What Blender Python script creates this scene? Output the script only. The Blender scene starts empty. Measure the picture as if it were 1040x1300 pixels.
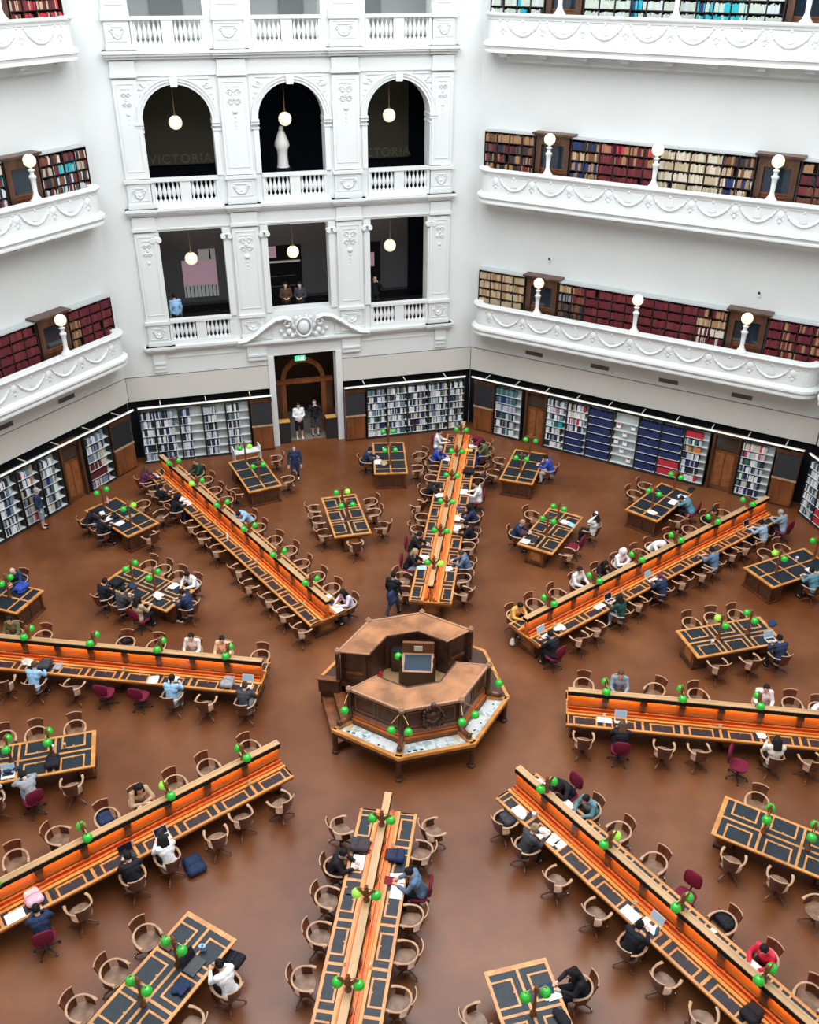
import bpy, math, random
from mathutils import Matrix, Vector, Euler
from math import sin, cos, pi, radians as rad, atan2, hypot
random.seed(7)
SC = bpy.context.scene
COL = SC.collection
# ------------------------------------------------------------------ camera
CAM = (2.57416674, -19.9241610, 18.6883292)
ROT = (1.03233350, -0.00419472827, 0.136098373)
FPX = 1184.15413
cd = bpy.data.cameras.new('camera'); cam = bpy.data.objects.new('camera', cd); COL.objects.link(cam)
cam.location = CAM; cam.rotation_euler = ROT
cd.sensor_fit = 'HORIZONTAL'; cd.sensor_width = 36; cd.lens = 36 * FPX / 1040; cd.clip_end = 200
SC.camera = cam
RM = Euler(ROT).to_matrix()
def at(px, py, z):
    d = RM @ Vector(((px - 520) / FPX, -(py - 650) / FPX, -1.0)); o = Vector(CAM)
    return o + d * ((z - o.z) / d.z)
def to_px(p):
    q = RM.transposed() @ (Vector(p) - Vector(CAM))
    return (520 + FPX * q.x / -q.z, 650 - FPX * q.y / -q.z, -q.z)
RV = 19.3415; A = RV * cos(pi / 8)
# ------------------------------------------------------------------ materials
MATS = {}
def mat(name, col, rough=.6, spec=.4, noise=0, nscale=3, stretch=(1, 1, 1), emit=0, metal=0, col2=None, bump=0, ramp=(.35, .65)):
    if name in MATS: return MATS[name]
    m = bpy.data.materials.new(name); m.use_nodes = True; nt = m.node_tree; b = nt.nodes['Principled BSDF']
    b.inputs['Base Color'].default_value = (*col, 1); b.inputs['Roughness'].default_value = rough
    b.inputs['Specular IOR Level'].default_value = spec; b.inputs['Metallic'].default_value = metal
    if emit:
        b.inputs['Emission Color'].default_value = (*col, 1); b.inputs['Emission Strength'].default_value = emit
    if noise or col2:
        tc = nt.nodes.new('ShaderNodeTexCoord'); mp = nt.nodes.new('ShaderNodeMapping'); no = nt.nodes.new('ShaderNodeTexNoise')
        mp.inputs['Scale'].default_value = stretch; no.inputs['Scale'].default_value = nscale; no.inputs['Detail'].default_value = 5
        cr = nt.nodes.new('ShaderNodeValToRGB')
        nt.links.new(tc.outputs['Object'], mp.inputs[0]); nt.links.new(mp.outputs[0], no.inputs['Vector']); nt.links.new(no.outputs['Fac'], cr.inputs[0])
        c2 = col2 if col2 else tuple(max(0, x * (1 - noise)) for x in col)
        c1 = col if col2 else tuple(min(1, x * (1 + noise)) for x in col)
        cr.color_ramp.elements[0].position = ramp[0]; cr.color_ramp.elements[1].position = ramp[1]
        cr.color_ramp.elements[0].color = (*c2, 1); cr.color_ramp.elements[1].color = (*c1, 1)
        nt.links.new(cr.outputs[0], b.inputs['Base Color'])
        if bump:
            bp = nt.nodes.new('ShaderNodeBump'); bp.inputs['Strength'].default_value = bump
            nt.links.new(no.outputs['Fac'], bp.inputs['Height']); nt.links.new(bp.outputs[0], b.inputs['Normal'])
    MATS[name] = m; return m
WHITE = mat('painted plaster white', (.67, .69, .68), .55, .3, noise=.02, nscale=.6)
WALLW = mat('matt shaded white wall plaster', (.62, .635, .625), .6, .25, noise=.02, nscale=.6)  # side walls darker than the facade, shade under balconies put into the colour
WHITE2 = mat('painted stucco relief', (.68, .70, .695), .5, .3)
CREAM = mat('cream fascia panel', (.60, .575, .53), .6, .3, noise=.015, nscale=.5)
DARK = mat('black shadow gap', (.012, .012, .014), .8, .1)
DWOOD = mat('dark brown wood', (.07, .028, .014), .35, .5, noise=.35, nscale=4, stretch=(1, 1, .25))
MWOOD = mat('red brown wood', (.17, .055, .018), .35, .5, noise=.3, nscale=5, stretch=(1, 1, .2))
OWOOD = mat('honey oak', (.56, .235, .06), .32, .5, noise=.22, nscale=6, stretch=(.25, 1, 1))
OWOOD2 = mat('orange oak screen', (.60, .15, .02), .35, .5, noise=.18, nscale=5, stretch=(.2, 1, 1))
LWOOD = mat('pale worn oak', (.47, .28, .135), .4, .4, noise=.15, nscale=6, stretch=(.2, 1, 1))
CWOOD = mat('chair brown wood', (.11, .032, .014), .35, .5, noise=.35, nscale=7)
CLIGHT = mat('chair worn arm wood', (.43, .26, .155), .4, .4, noise=.2, nscale=9)
CSEAT = mat('chair worn seat wood', (.22, .12, .07), .4, .4, noise=.3, nscale=6)
LEATH = mat('dark blue green leather', (.011, .018, .026), .42, .32, noise=.25, nscale=9)
LEATHB = mat('brown black leather', (.045, .028, .024), .35, .5, noise=.25, nscale=9)
CHROME = mat('dull chrome', (.5, .45, .4), .25, .5, metal=.9)
BLACKM = mat('black metal', (.02, .02, .022), .4, .5)
BRASS = mat('aged brass', (.35, .2, .08), .35, .5, metal=.7)
MAROON = mat('maroon upholstery', (.16, .012, .035), .85, .2, noise=.15, nscale=30)
GREEN = mat('green glass lampshade', (.02, .42, .03), .12, .8, emit=.22)
GREENY = mat('lit yellow green glass lampshade', (.30, .70, .06), .12, .8, emit=.5)
GLOBE = mat('lit opal globe', (1, .87, .62), .3, .5, emit=1.35)
STRIP = mat('warm lamp strip', (1, .50, .15), .5, .2, emit=185)
RAILL = mat('shelf light rail', (1, .95, .86), .4, .4, emit=1.1)
PAPER = mat('white paper', (.83, .84, .85), .7, .2)
SHELFW = mat('white metal shelf', (.62, .65, .64), .45, .4)
SHELFD = mat('black shelf frame', (.02, .024, .024), .5, .3)
BCASE = mat('black brown bookcase', (.022, .012, .010), .45, .4)
GLASSD = mat('dark blue glass', (.012, .022, .035), .08, .7)
GREYTOP = mat('grey painted top', (.42, .44, .44), .6, .3)
LOUV = mat('black louvre', (.010, .011, .014), .55, .25)
STONE = mat('pale marble', (.72, .69, .66), .5, .4)
# floor: worn brown linoleum with a sheen
def floor_mat():
    m = bpy.data.materials.new('polished brown cork linoleum'); m.use_nodes = True; nt = m.node_tree; b = nt.nodes['Principled BSDF']
    tc = nt.nodes.new('ShaderNodeTexCoord')
    n1 = nt.nodes.new('ShaderNodeTexNoise'); n1.inputs['Scale'].default_value = .35; n1.inputs['Detail'].default_value = 6
    n2 = nt.nodes.new('ShaderNodeTexNoise'); n2.inputs['Scale'].default_value = 2.2; n2.inputs['Detail'].default_value = 8
    r1 = nt.nodes.new('ShaderNodeValToRGB'); r1.color_ramp.elements[0].position = .36; r1.color_ramp.elements[1].position = .66
    r1.color_ramp.elements[0].color = (.130, .038, .0105, 1); r1.color_ramp.elements[1].color = (.205, .074, .028, 1)
    mx = nt.nodes.new('ShaderNodeMixRGB'); mx.blend_type = 'MULTIPLY'; mx.inputs[0].default_value = .5
    r2 = nt.nodes.new('ShaderNodeValToRGB'); r2.color_ramp.elements[0].position = .3; r2.color_ramp.elements[1].position = .7
    r2.color_ramp.elements[0].color = (.7, .7, .7, 1); r2.color_ramp.elements[1].color = (1, 1, 1, 1)
    for n in (n1, n2): nt.links.new(tc.outputs['Object'], n.inputs['Vector'])
    nt.links.new(n1.outputs['Fac'], r1.inputs[0]); nt.links.new(n2.outputs['Fac'], r2.inputs[0])
    nt.links.new(r1.outputs[0], mx.inputs[1]); nt.links.new(r2.outputs[0], mx.inputs[2]); nt.links.new(mx.outputs[0], b.inputs['Base Color'])
    b.inputs['Roughness'].default_value = .33; b.inputs['Specular IOR Level'].default_value = .43
    return m
def glass_mat():
    m = bpy.data.materials.new('clear case glass'); m.use_nodes = True; nt = m.node_tree; nt.nodes.clear()
    o = nt.nodes.new('ShaderNodeOutputMaterial'); mx = nt.nodes.new('ShaderNodeMixShader'); t = nt.nodes.new('ShaderNodeBsdfTransparent')
    g = nt.nodes.new('ShaderNodeBsdfGlossy'); g.inputs['Roughness'].default_value = .03; mx.inputs[0].default_value = .06
    nt.links.new(t.outputs[0], mx.inputs[1]); nt.links.new(g.outputs[0], mx.inputs[2]); nt.links.new(mx.outputs[0], o.inputs[0])
    return m
FLOOR = floor_mat(); GLASS = glass_mat()
CM = {}
def cmat(col, rough=.75, name='cloth'):
    k = tuple(round(x, 3) for x in col) + (rough,)
    if k not in CM: CM[k] = mat('%s %d' % (name, len(CM)), col, rough, .25, noise=.12, nscale=14)
    return CM[k]
# ------------------------------------------------------------------ mesh building
class MB:
    def __init__(s): s.v = []; s.f = []; s.m = []; s.mats = []; s.M = Matrix.Identity(4)
    def mi(s, m):
        if m not in s.mats: s.mats.append(m)
        return s.mats.index(m)
    def add(s, vs, fs, m):
        b = len(s.v); i = s.mi(m)
        s.v += [tuple(s.M @ Vector(p)) for p in vs]
        for f in fs: s.f.append([b + k for k in f]); s.m.append(i)
        return s
    def box(s, x0, x1, y0, y1, z0, z1, m):
        vs = [(x0, y0, z0), (x1, y0, z0), (x1, y1, z0), (x0, y1, z0), (x0, y0, z1), (x1, y0, z1), (x1, y1, z1), (x0, y1, z1)]
        return s.add(vs, [(0, 3, 2, 1), (4, 5, 6, 7), (0, 1, 5, 4), (1, 2, 6, 5), (2, 3, 7, 6), (3, 0, 4, 7)], m)
    def prism(s, poly, z0, z1, m, axis='z'):
        n = len(poly)
        g = (lambda p, z: (p[0], p[1], z)) if axis == 'z' else ((lambda p, z: (p[0], z, p[1])) if axis == 'y' else (lambda p, z: (z, p[0], p[1])))
        vs = [g(p, z0) for p in poly] + [g(p, z1) for p in poly]
        return s.add(vs, [tuple(range(n))[::-1], tuple(range(n, 2 * n))] + [(i, (i + 1) % n, n + (i + 1) % n, n + i) for i in range(n)], m)
    def lathe(s, prof, m, c=(0, 0, 0), n=12):
        vs = []; fs = []
        for r, z in prof:
            for k in range(n): vs.append((c[0] + r * cos(2 * pi * k / n), c[1] + r * sin(2 * pi * k / n), c[2] + z))
        for j in range(len(prof) - 1):
            for k in range(n): fs.append((j * n + k, j * n + (k + 1) % n, (j + 1) * n + (k + 1) % n, (j + 1) * n + k))
        fs.append(tuple(range(n))[::-1]); fs.append(tuple(range((len(prof) - 1) * n, len(prof) * n)))
        return s.add(vs, fs, m)
    def tube(s, pts, r, m, n=8, sc=(1, 1)):
        pts = [Vector(p) for p in pts]; R = r if isinstance(r, (list, tuple)) else [r] * len(pts); vs = []; fs = []
        up0 = None
        for i, p in enumerate(pts):
            t = (pts[min(i + 1, len(pts) - 1)] - pts[max(i - 1, 0)]).normalized()
            a = Vector((0, 0, 1)) if abs(t.z) < .95 else Vector((0, 1, 0))
            x = t.cross(a).normalized(); y = x.cross(t).normalized()
            for k in range(n): vs.append(p + x * R[i] * sc[0] * cos(2 * pi * k / n) + y * R[i] * sc[1] * sin(2 * pi * k / n))
        for j in range(len(pts) - 1):
            for k in range(n): fs.append((j * n + k, j * n + (k + 1) % n, (j + 1) * n + (k + 1) % n, (j + 1) * n + k))
        fs.append(tuple(range(n))[::-1]); fs.append(tuple(range((len(pts) - 1) * n, len(pts) * n)))
        return s.add(vs, fs, m)
    def ball(s, c, r, m, n=10, k=6, sc=(1, 1, 1)):
        vs = [(c[0], c[1], c[2] - r * sc[2])]
        for j in range(1, k):
            a = -pi / 2 + pi * j / k
            for i in range(n): vs.append((c[0] + r * sc[0] * cos(a) * cos(2 * pi * i / n), c[1] + r * sc[1] * cos(a) * sin(2 * pi * i / n), c[2] + r * sc[2] * sin(a)))
        vs.append((c[0], c[1], c[2] + r * sc[2])); t = len(vs) - 1
        fs = [(0, 1 + (i + 1) % n, 1 + i) for i in range(n)]
        for j in range(k - 2):
            for i in range(n): fs.append((1 + j * n + i, 1 + j * n + (i + 1) % n, 1 + (j + 1) * n + (i + 1) % n, 1 + (j + 1) * n + i))
        fs += [(t, 1 + (k - 2) * n + i, 1 + (k - 2) * n + (i + 1) % n) for i in range(n)]
        return s.add(vs, fs, m)
    def sweep(s, path, prof, m, closed=False):
        # path: (x,y) list, prof: (offset to the right-hand normal, z)
        n = len(path); vs = []; k = len(prof)
        for i, p in enumerate(path):
            a = Vector(path[i - 1] if (i > 0 or closed) else path[0]); b = Vector(path[(i + 1) % n] if (i < n - 1 or closed) else path[-1]); q = Vector(p)
            d1 = (q - a).normalized() if (q - a).length > 1e-6 else (b - q).normalized(); d2 = (b - q).normalized() if (b - q).length > 1e-6 else d1
            n1 = Vector((d1.y, -d1.x)); n2 = Vector((d2.y, -d2.x)); nn = (n1 + n2).normalized(); l = 1 / max(.4, nn.dot(n1))
            for o, z in prof: vs.append((q.x + nn.x * o * l, q.y + nn.y * o * l, z))
        fs = []
        for i in range(n if closed else n - 1):
            j = (i + 1) % n
            for t in range(k): fs.append((i * k + t, j * k + t, j * k + (t + 1) % k, i * k + (t + 1) % k))
        if not closed: fs += [tuple(range(k)), tuple(range((n - 1) * k, n * k))[::-1]]
        return s.add(vs, fs, m)
    def mesh(s, name, smooth=False):
        me = bpy.data.meshes.new(name); me.from_pydata(s.v, [], s.f)
        for m in s.mats: me.materials.append(m)
        me.polygons.foreach_set('material_index', s.m)
        if smooth: me.polygons.foreach_set('use_smooth', [True] * len(s.f))
        me.update()
        import bmesh
        b = bmesh.new(); b.from_mesh(me); bmesh.ops.recalc_face_normals(b, faces=b.faces); b.to_mesh(me); b.free()
        if smooth:
            try: me.set_sharp_from_angle(angle=rad(40))
            except Exception: pass
        return me
def link(name, me, parent=None, M=None):
    o = bpy.data.objects.new(name, me); COL.objects.link(o)
    if parent: o.parent = parent
    if M is not None: o.matrix_local = M
    return o
def tag(o, label=None, cat=None, group=None, kind=None):
    if label: o['label'] = label
    if cat: o['category'] = cat
    if group: o['group'] = group
    if kind: o['kind'] = kind
    return o
def root(name, M, label, cat, group=None, kind=None):
    o = bpy.data.objects.new(name, None); o.empty_display_size = .1; COL.objects.link(o); o.matrix_world = M
    return tag(o, label, cat, group, kind)
def inst(tpl, parent):
    # tpl: list of (name, mesh, matrix or None, [children], [material overrides])
    for t in tpl:
        o = link(t[0], t[1], parent, t[2])
        if len(t) > 4 and t[4]:
            for i, mm in enumerate(t[4]):
                o.material_slots[i].link = 'OBJECT'; o.material_slots[i].material = mm
        if len(t) > 5 and t[5]: o['label'] = t[5]
        if t[3]: inst(t[3], o)
def WM(deg): return Matrix.Rotation(rad(deg - 90), 4, 'Z') @ Matrix.Translation((0, A, 0))
def RZ(a, x=0, y=0, z=0): return Matrix.Translation((x, y, z)) @ Matrix.Rotation(a, 4, 'Z')
ORD = ['first', 'second', 'third', 'fourth', 'fifth', 'sixth', 'seventh', 'eighth', 'ninth', 'tenth', 'eleventh', 'twelfth', 'thirteenth', 'fourteenth', 'fifteenth', 'sixteenth']
# ------------------------------------------------------------------ floor
def octa(r, off=0): return [(r * cos(rad(45 * k + off)), r * sin(rad(45 * k + off))) for k in range(8)]
mb = MB(); mb.prism(octa(RV + .3), -.1, 0, FLOOR)
tag(link('floor', mb.mesh('floor')), kind='structure')
TIERS = [6.12, 11.55, 16.92]          # gallery rail heights
SIDE = {112.5: 'back', 67.5: 'back_right', 22.5: 'right', 157.5: 'left', 202.5: 'front_left', 337.5: 'front_right', 247.5: 'camera_left', 292.5: 'camera_right'}
W2 = A * math.tan(pi / 8)             # half width of a wall
def side_wall(deg, top, detail=True):
    M = WM(deg); mb = MB()
    e = .3 * math.tan(pi / 8)
    zb = 3.80 if detail else 0
    mb.prism([(-W2, 0), (W2, 0), (W2 + e, .3), (-W2 - e, .3)], zb, top, WALLW)
    if detail:
        for a in (-1, 1): pass
        mb.prism([(-W2 + .03, .0), (W2 - .03, .0), (W2, .3), (-W2, .3)], 2.74, 3.76, CREAM)
        mb.prism([(-W2, .06), (W2, .06), (W2 + e, .3), (-W2 - e, .3)], 3.75, 3.81, DARK)
        mb.prism([(-W2 - .1, .28), (W2 + .1, .28), (W2 + .2, .5), (-W2 - .2, .5)], 0, 2.75, DARK)
    o = tag(link('wall_' + SIDE[deg], mb.mesh('wall_' + SIDE[deg]), None, M), kind='structure')
    return o
for d, t in ((67.5, 25), (22.5, 25), (157.5, 25), (202.5, 22)): side_wall(d, t)
side_wall(337.5, 18, False); side_wall(247.5, 13, False); side_wall(292.5, 13, False)

# ------------------------------------------------------------------ books registry
BOOKS = []   # (M, x, y0, z, w, d, h, color index, place text)
BC = {'maroon': (.10, .012, .02), 'dark red': (.15, .022, .024), 'brown': (.14, .06, .03), 'tan': (.30, .17, .08), 'beige': (.42, .33, .21),
      'cream': (.56, .50, .40), 'black': (.022, .022, .03), 'navy': (.018, .03, .10), 'pale green': (.42, .47, .40), 'teal': (.02, .34, .40),
      'white': (.72, .75, .76), 'light grey': (.48, .52, .55), 'slate blue': (.14, .21, .29), 'red': (.50, .03, .05), 'dark green': (.04, .12, .10), 'orange': (.6, .2, .05), 'grey': (.2, .21, .23)}
BM = {k: mat(k + ' book cloth', v, .65, .3, noise=.10, nscale=25) for k, v in BC.items()}
def shelf_books(M, x0, x1, y, z, hmax, depth, pal, fill, place, wmin=.028, wmax=.05, rnd=random):
    x = x0 + .01; end = x0 + (x1 - x0) * fill; col = rnd.choice(pal); run = 0
    while x < end - wmin:
        if run <= 0: col = rnd.choice(pal); run = rnd.choice((1, 1, 2, 3))
        run -= 1
        w = min(rnd.uniform(wmin, wmax), end - x); h = hmax * rnd.uniform(.78, 1)
        BOOKS.append((M, x, y, z, w * .94, depth * rnd.uniform(.85, 1), h, col, place)); x += w
# ------------------------------------------------------------------ gallery bookcases and doorcases
def gallery_case(M, x0, x1, nb, floor_z, top, pals, where, rowpals=None):
    r = root('bookcase', M @ Matrix.Translation(((x0 + x1) / 2, -.2, floor_z)), 'dark wooden gallery bookcase with grey top, ' + where, 'bookcase', 'gallery bookcases')
    ox, oy = (x0 + x1) / 2, -.2
    def part(nm, f, lab=None):
        m = MB(); m.M = Matrix.Translation((-ox, -oy, -floor_z)); f(m); o = link(nm, m.mesh(nm), r)
        if lab: o['label'] = lab
    part('back_panel', lambda m: m.box(x0, x1, -.05, -.01, floor_z, top, BCASE))
    part('top', lambda m: m.box(x0 - .02, x1 + .02, -.40, -.0, top, top + .05, GREYTOP), 'grey painted top board')
    rows = [top - .36 - .36 * i for i in range(4)]
    for z in rows: part('shelf', lambda m: m.box(x0, x1, -.37, -.05, z - .025, z, BCASE))
    bw = (x1 - x0) / nb
    for i in range(nb + 1):
        part('upright', lambda m: m.box(x0 + bw * i - .014, x0 + bw * i + .014, -.385, -.05, floor_z, top, BCASE))
    part('plinth', lambda m: m.box(x0, x1, -.385, -.05, floor_z, floor_z + .12, BCASE))
    for i in range(nb):
        for j, z in enumerate(rows[:4]):
            pal = pals(i, j)
            if pal: shelf_books(M, x0 + bw * i + .018, x0 + bw * (i + 1) - .018, -.36, z, .29, .24, pal, 1 if random.random() < .9 else .75, '%s shelf, %s bay, %s' % (('top', 'second', 'third', 'fourth')[j], ORD[i], where.replace('on the ', '', 1)))
DN = [0]
def doorcase(M, xc, floor_z, top, w=1.45):
    DN[0] += 1
    r = root('door_%d' % DN[0], M @ Matrix.Translation((xc, 0, floor_z)), None, None, None, 'structure')
    h = top - floor_z
    m = MB(); m.box(-w / 2 + .06, -.46, -.40, 0, 0, h - .02, DWOOD); m.box(.46, w / 2 - .06, -.40, 0, 0, h - .02, DWOOD); m.box(-.46, .46, -.40, 0, h - .32, h - .02, DWOOD)
    m.box(-w / 2 - .02, w / 2 + .02, -.48, 0, h - .02, h + .04, DWOOD); m.box(-w / 2 - .08, w / 2 + .08, -.54, 0, h + .04, h + .10, DWOOD)
    link('door_frame', m.mesh('door_frame'), r)
    m = MB(); m.box(-.46, .46, -.26, -.22, h * .52, h - .32, GLASSD); link('glass_pane', m.mesh('glass_pane'), r)
    m = MB(); m.box(-.46, .46, -.28, -.2, 0, h * .52, MWOOD); m.box(-.40, -.04, -.30, -.28, .1, h * .46, DWOOD); m.box(.04, .40, -.30, -.28, .1, h * .46, DWOOD); m.box(-.46, .46, -.32, -.28, h * .52 - .04, h * .52, MWOOD)
    link('door_leaf', m.mesh('door_leaf'), r)
# ------------------------------------------------------------------ balconies
def bal_path(off=0):
    p = [(-7.0, -.03), (-7.0, -.35)]
    for k in range(1, 7): a = rad(180 + 90 * k / 6); p.append((-6.35 + .65 * cos(a), -.35 + .65 * sin(a)))
    q = [(-x, y) for x, y in p[::-1]]
    return p + q
def garland(m, u0, u1, z, y):
    n = 10; sag = .40; pts = [(u0 + .16 + (u1 - u0 - .32) * t / n, y - .02, z - .30 - sag * math.sin(pi * t / n) ** .8 if 0 < t < n else z - .30) for t in range(n + 1)]
    m.tube(pts, [.018 + .032 * sin(pi * t / n) for t in range(n + 1)], WHITE2, 6)
    for t in range(1, n):                                  # leaves on the swag
        p = pts[t]; m.ball((p[0], p[1] - .02, p[2]), .045, WHITE2, 6, 4, (1, .6, 1))
def cartouche(m, u, z, y, s=1):
    m.ball((u, y, z - .42 * s), .13 * s, WHITE2, 8, 6, (1, .4, 1.2)); m.ball((u, y, z - .62 * s), .07 * s, WHITE2, 8, 5, (1, .5, 1.3))
    for d in (-1, 1):
        m.ball((u + d * .13 * s, y, z - .24 * s), .05 * s, WHITE2, 8, 5, (1.3, .6, 1)); m.ball((u + d * .24 * s, y, z - .18 * s), .035 * s, WHITE2, 6, 4, (1.6, .5, .7))
        m.ball((u + d * .09 * s, y, z - .54 * s), .05 * s, WHITE2, 6, 4, (1, .6, 1.2))
def fan_figure(m, u, z, y):
    m.prism([(u - .14, z - .56), (u - .09, z - .30), (u, z - .20), (u + .09, z - .30), (u + .14, z - .56), (u, z - .60)], y - .03, y + .02, WHITE2, 'y')
    m.ball((u, y - .03, z - .24), .05, WHITE2, 8, 5, (1, .6, 1))
def balcony(deg, z, label):
    M = WM(deg); r = root('balcony', M @ Matrix.Translation((0, -.5, z)), label, 'balcony', 'curved gallery balconies')
    P = Matrix.Translation((0, .5, -z))
    path = bal_path()
    def part(nm, m, lab=None, sm=False): m_ = m.mesh(nm, sm); o = link(nm, m_, r); return o
    m = MB(); m.M = P
    m.sweep(path, [(-.30, z), (.07, z), (.09, z - .04), (.07, z - .09), (.02, z - .12), (.0, z - .18), (0, z - .20), (-.06, z - .2), (-.30, z - .2)], WHITE); part('top_rail', m)
    m = MB(); m.M = P
    m.sweep(path, [(-.12, z - .2), (-.03, z - .2), (-.03, z - .88), (.03, z - .9), (.05, z - .93), (-.12, z - .93)], WHITE); part('parapet', m)
    m = MB(); m.M = P
    m.sweep(path, [(-.2, z - .93), (.06, z - .93), (.13, z - .98), (.14, z - 1.06), (.07, z - 1.10), (.05, z - 1.18), (.08, z - 1.22), (.08, z - 1.28), (-.2, z - 1.30)], WHITE); part('base_moulding', m)
    m = MB(); m.M = P
    poly = [(x * .985, y + .06 if y < -.1 else -.03) for x, y in path]; m.prism(poly, z - 1.26, z - 1.12, WHITE)
    poly = [(x * .94, (y + .03) * .72) for x, y in path]; m.prism(poly, z - 1.42, z - 1.26, WHITE)
    poly = [(x * .90, (y + .03) * .35) for x, y in path]; m.prism(poly, z - 1.62, z - 1.42, WHITE); part('soffit', m)
    m = MB(); m.M = P; n = 8; st = 12.24 / n; y = -1.0 + .03
    for i in range(n):
        u0 = -6.12 + st * i; garland(m, u0, u0 + st, z, y); fan_figure(m, u0 + st / 2, z, y)
    for i in range(n + 1): cartouche(m, -6.12 + st * i, z, y)
    part('garland_frieze', m, sm=True)
    for i in range(n + 1):
        u = -6.12 + st * i
        m = MB(); m.M = P; m.box(u - .17, u + .17, -.90, -.3, z - 1.36, z - 1.28, WHITE); m.box(u - .13, u + .13, -.84, -.3, z - 1.42, z - 1.36, WHITE); part('bracket', m)
# lamp standard on the rail
def lamp_tpl():
    m = MB(); m.lathe([(.21, 0), (.21, .03), (.17, .07), (.11, .16), (.075, .28), (.085, .55), (.095, .70), (.12, .74), (.12, .80), (.07, .84), (.07, .93), (.11, .97), (.11, 1.0), (.05, 1.03), (.05, 1.08)], WHITE2, n=14)
    for k in range(6): m.ball((.1 * cos(k * pi / 3), .1 * sin(k * pi / 3), .77), .035, WHITE2, 6, 4)
    c = m.mesh('column', True); m = MB(); m.ball((0, 0, 1.28), .21, GLOBE, 18, 12); g = m.mesh('globe', True)
    m = MB(); m.lathe([(.211, 0), (.216, .006), (.211, .012)], BRASS, (0, 0, 1.27), 18); b = m.mesh('band', True)
    return [('column', c, None, []), ('globe', g, None, [('band', b, None, [])])]
LT = lamp_tpl()
TN = ['lowest', 'middle', 'upper']; WN = {67.5: 'right wall', 157.5: 'left wall', 22.5: 'far right wall'}
R1 = ['maroon', 'dark red', 'maroon', 'brown']; R2 = ['brown', 'tan', 'maroon', 'dark red']
def pal67(t, sec):
    def f(i, j):
        if t == 0:
            if sec == 0: return ['beige', 'beige', 'tan'] if j < 3 else ['beige']
            if sec == 1: return {0: (['tan', 'beige'], ['black', 'grey'], ['black', 'brown']), 1: (R2, R2, ['black', 'brown'])}.get(i, (['dark red', 'maroon'], ['maroon'], ['maroon', 'dark red']))[min(j, 2)] if not (i > 9) else [['tan', 'maroon'], ['tan', 'beige'], ['maroon', 'cream']][min(j, 2)]
            return ['maroon', 'dark red', 'maroon', 'tan'] if i else ['dark red', 'maroon']
        if t == 1:
            if sec == 0: return [['tan', 'tan', 'brown'], ['maroon', 'brown', 'black'], ['tan', 'black', 'dark red']][min(j, 2)]
            if sec == 1:
                if i < 2: return [['navy', 'black', 'tan'], ['tan', 'brown', 'beige'], ['navy', 'tan']][min(j, 2)]
                if i < 6: return [['tan', 'maroon', 'red'], ['maroon', 'dark red', 'tan'], ['dark red', 'maroon']][min(j, 2)]
                if i < 10: return [['beige', 'cream'], ['cream', 'beige', 'beige'], ['beige', 'cream']][min(j, 2)]
                return [['brown', 'tan', 'black'], ['brown', 'beige'], ['navy', 'cream', 'tan']][min(j, 2)]
            return [['tan', 'black'], ['black', 'maroon'], ['dark red', 'brown']][min(j, 2)]
        if sec == 0 and i == 2: return ['pale green', 'teal', 'pale green']
        if sec == 1 and i in (3, 7): return ['teal', 'pale green', 'navy']
        if sec == 1 and i in (8, 9): return ['teal', 'pale green']
        return ['pale green', 'pale green', 'light grey']
    return f
def pal157(t, sec):
    def f(i, j):
        if t == 0: return ['maroon', 'maroon', 'dark red'] if not (sec == 2 and i == 0 and j) else ['tan', 'brown']
        if t == 1: return [['dark red', 'brown', 'cream', 'black'], ['maroon', 'dark red', 'beige', 'teal'], ['brown', 'black', 'dark red', 'light grey']][min(j, 2)]
        return ['dark red', 'beige', 'red', 'maroon']
    return f
for deg in (67.5, 157.5):
    M = WM(deg); wn = WN[deg]
    for t, z in enumerate(TIERS):
        balcony(deg, z, 'white plaster %s balcony with garland frieze on the %s' % (TN[t], wn))
        top = z + 1.28; fz = z - 1.12
        pf = pal67 if deg == 67.5 else pal157
        cut = 0
        for sec, (x0, x1, nb) in enumerate(((-6.95, -4.86, 4), (-3.36, 3.36, 12), (4.86, 6.95, 4))):
            if deg == 157.5 and sec == 0: continue
            gallery_case(M, x0, x1, nb, fz, top, pf(t, sec), 'on the %s %s gallery, %s' % (TN[t], wn.replace(' wall', '-wall'), ('left of doors', 'between doors', 'right of doors')[sec]))
        for xc in (-4.11, 4.11):
            if deg == 157.5 and xc < 0: continue
            doorcase(M, xc, fz, top + .04)
        for k, xc in enumerate((-4.1, 0, 4.1)):
            if deg == 157.5 and xc < 4: continue
            inst(LT, root('lamp_post', M @ Matrix.Translation((xc + (.05 if deg == 67.5 else 0), -.86, z)), 'white column lamp with %s on the %s balcony rail, %s' % ('round lit globe', TN[t], ('right wall, ' + ('left lamp', 'middle lamp', 'right lamp')[k]) if deg == 67.5 else 'left wall'), 'lamp', 'balcony rail lamps'))
balcony(22.5, TIERS[0], 'white lowest balcony on the far right wall, only its end showing')
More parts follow.
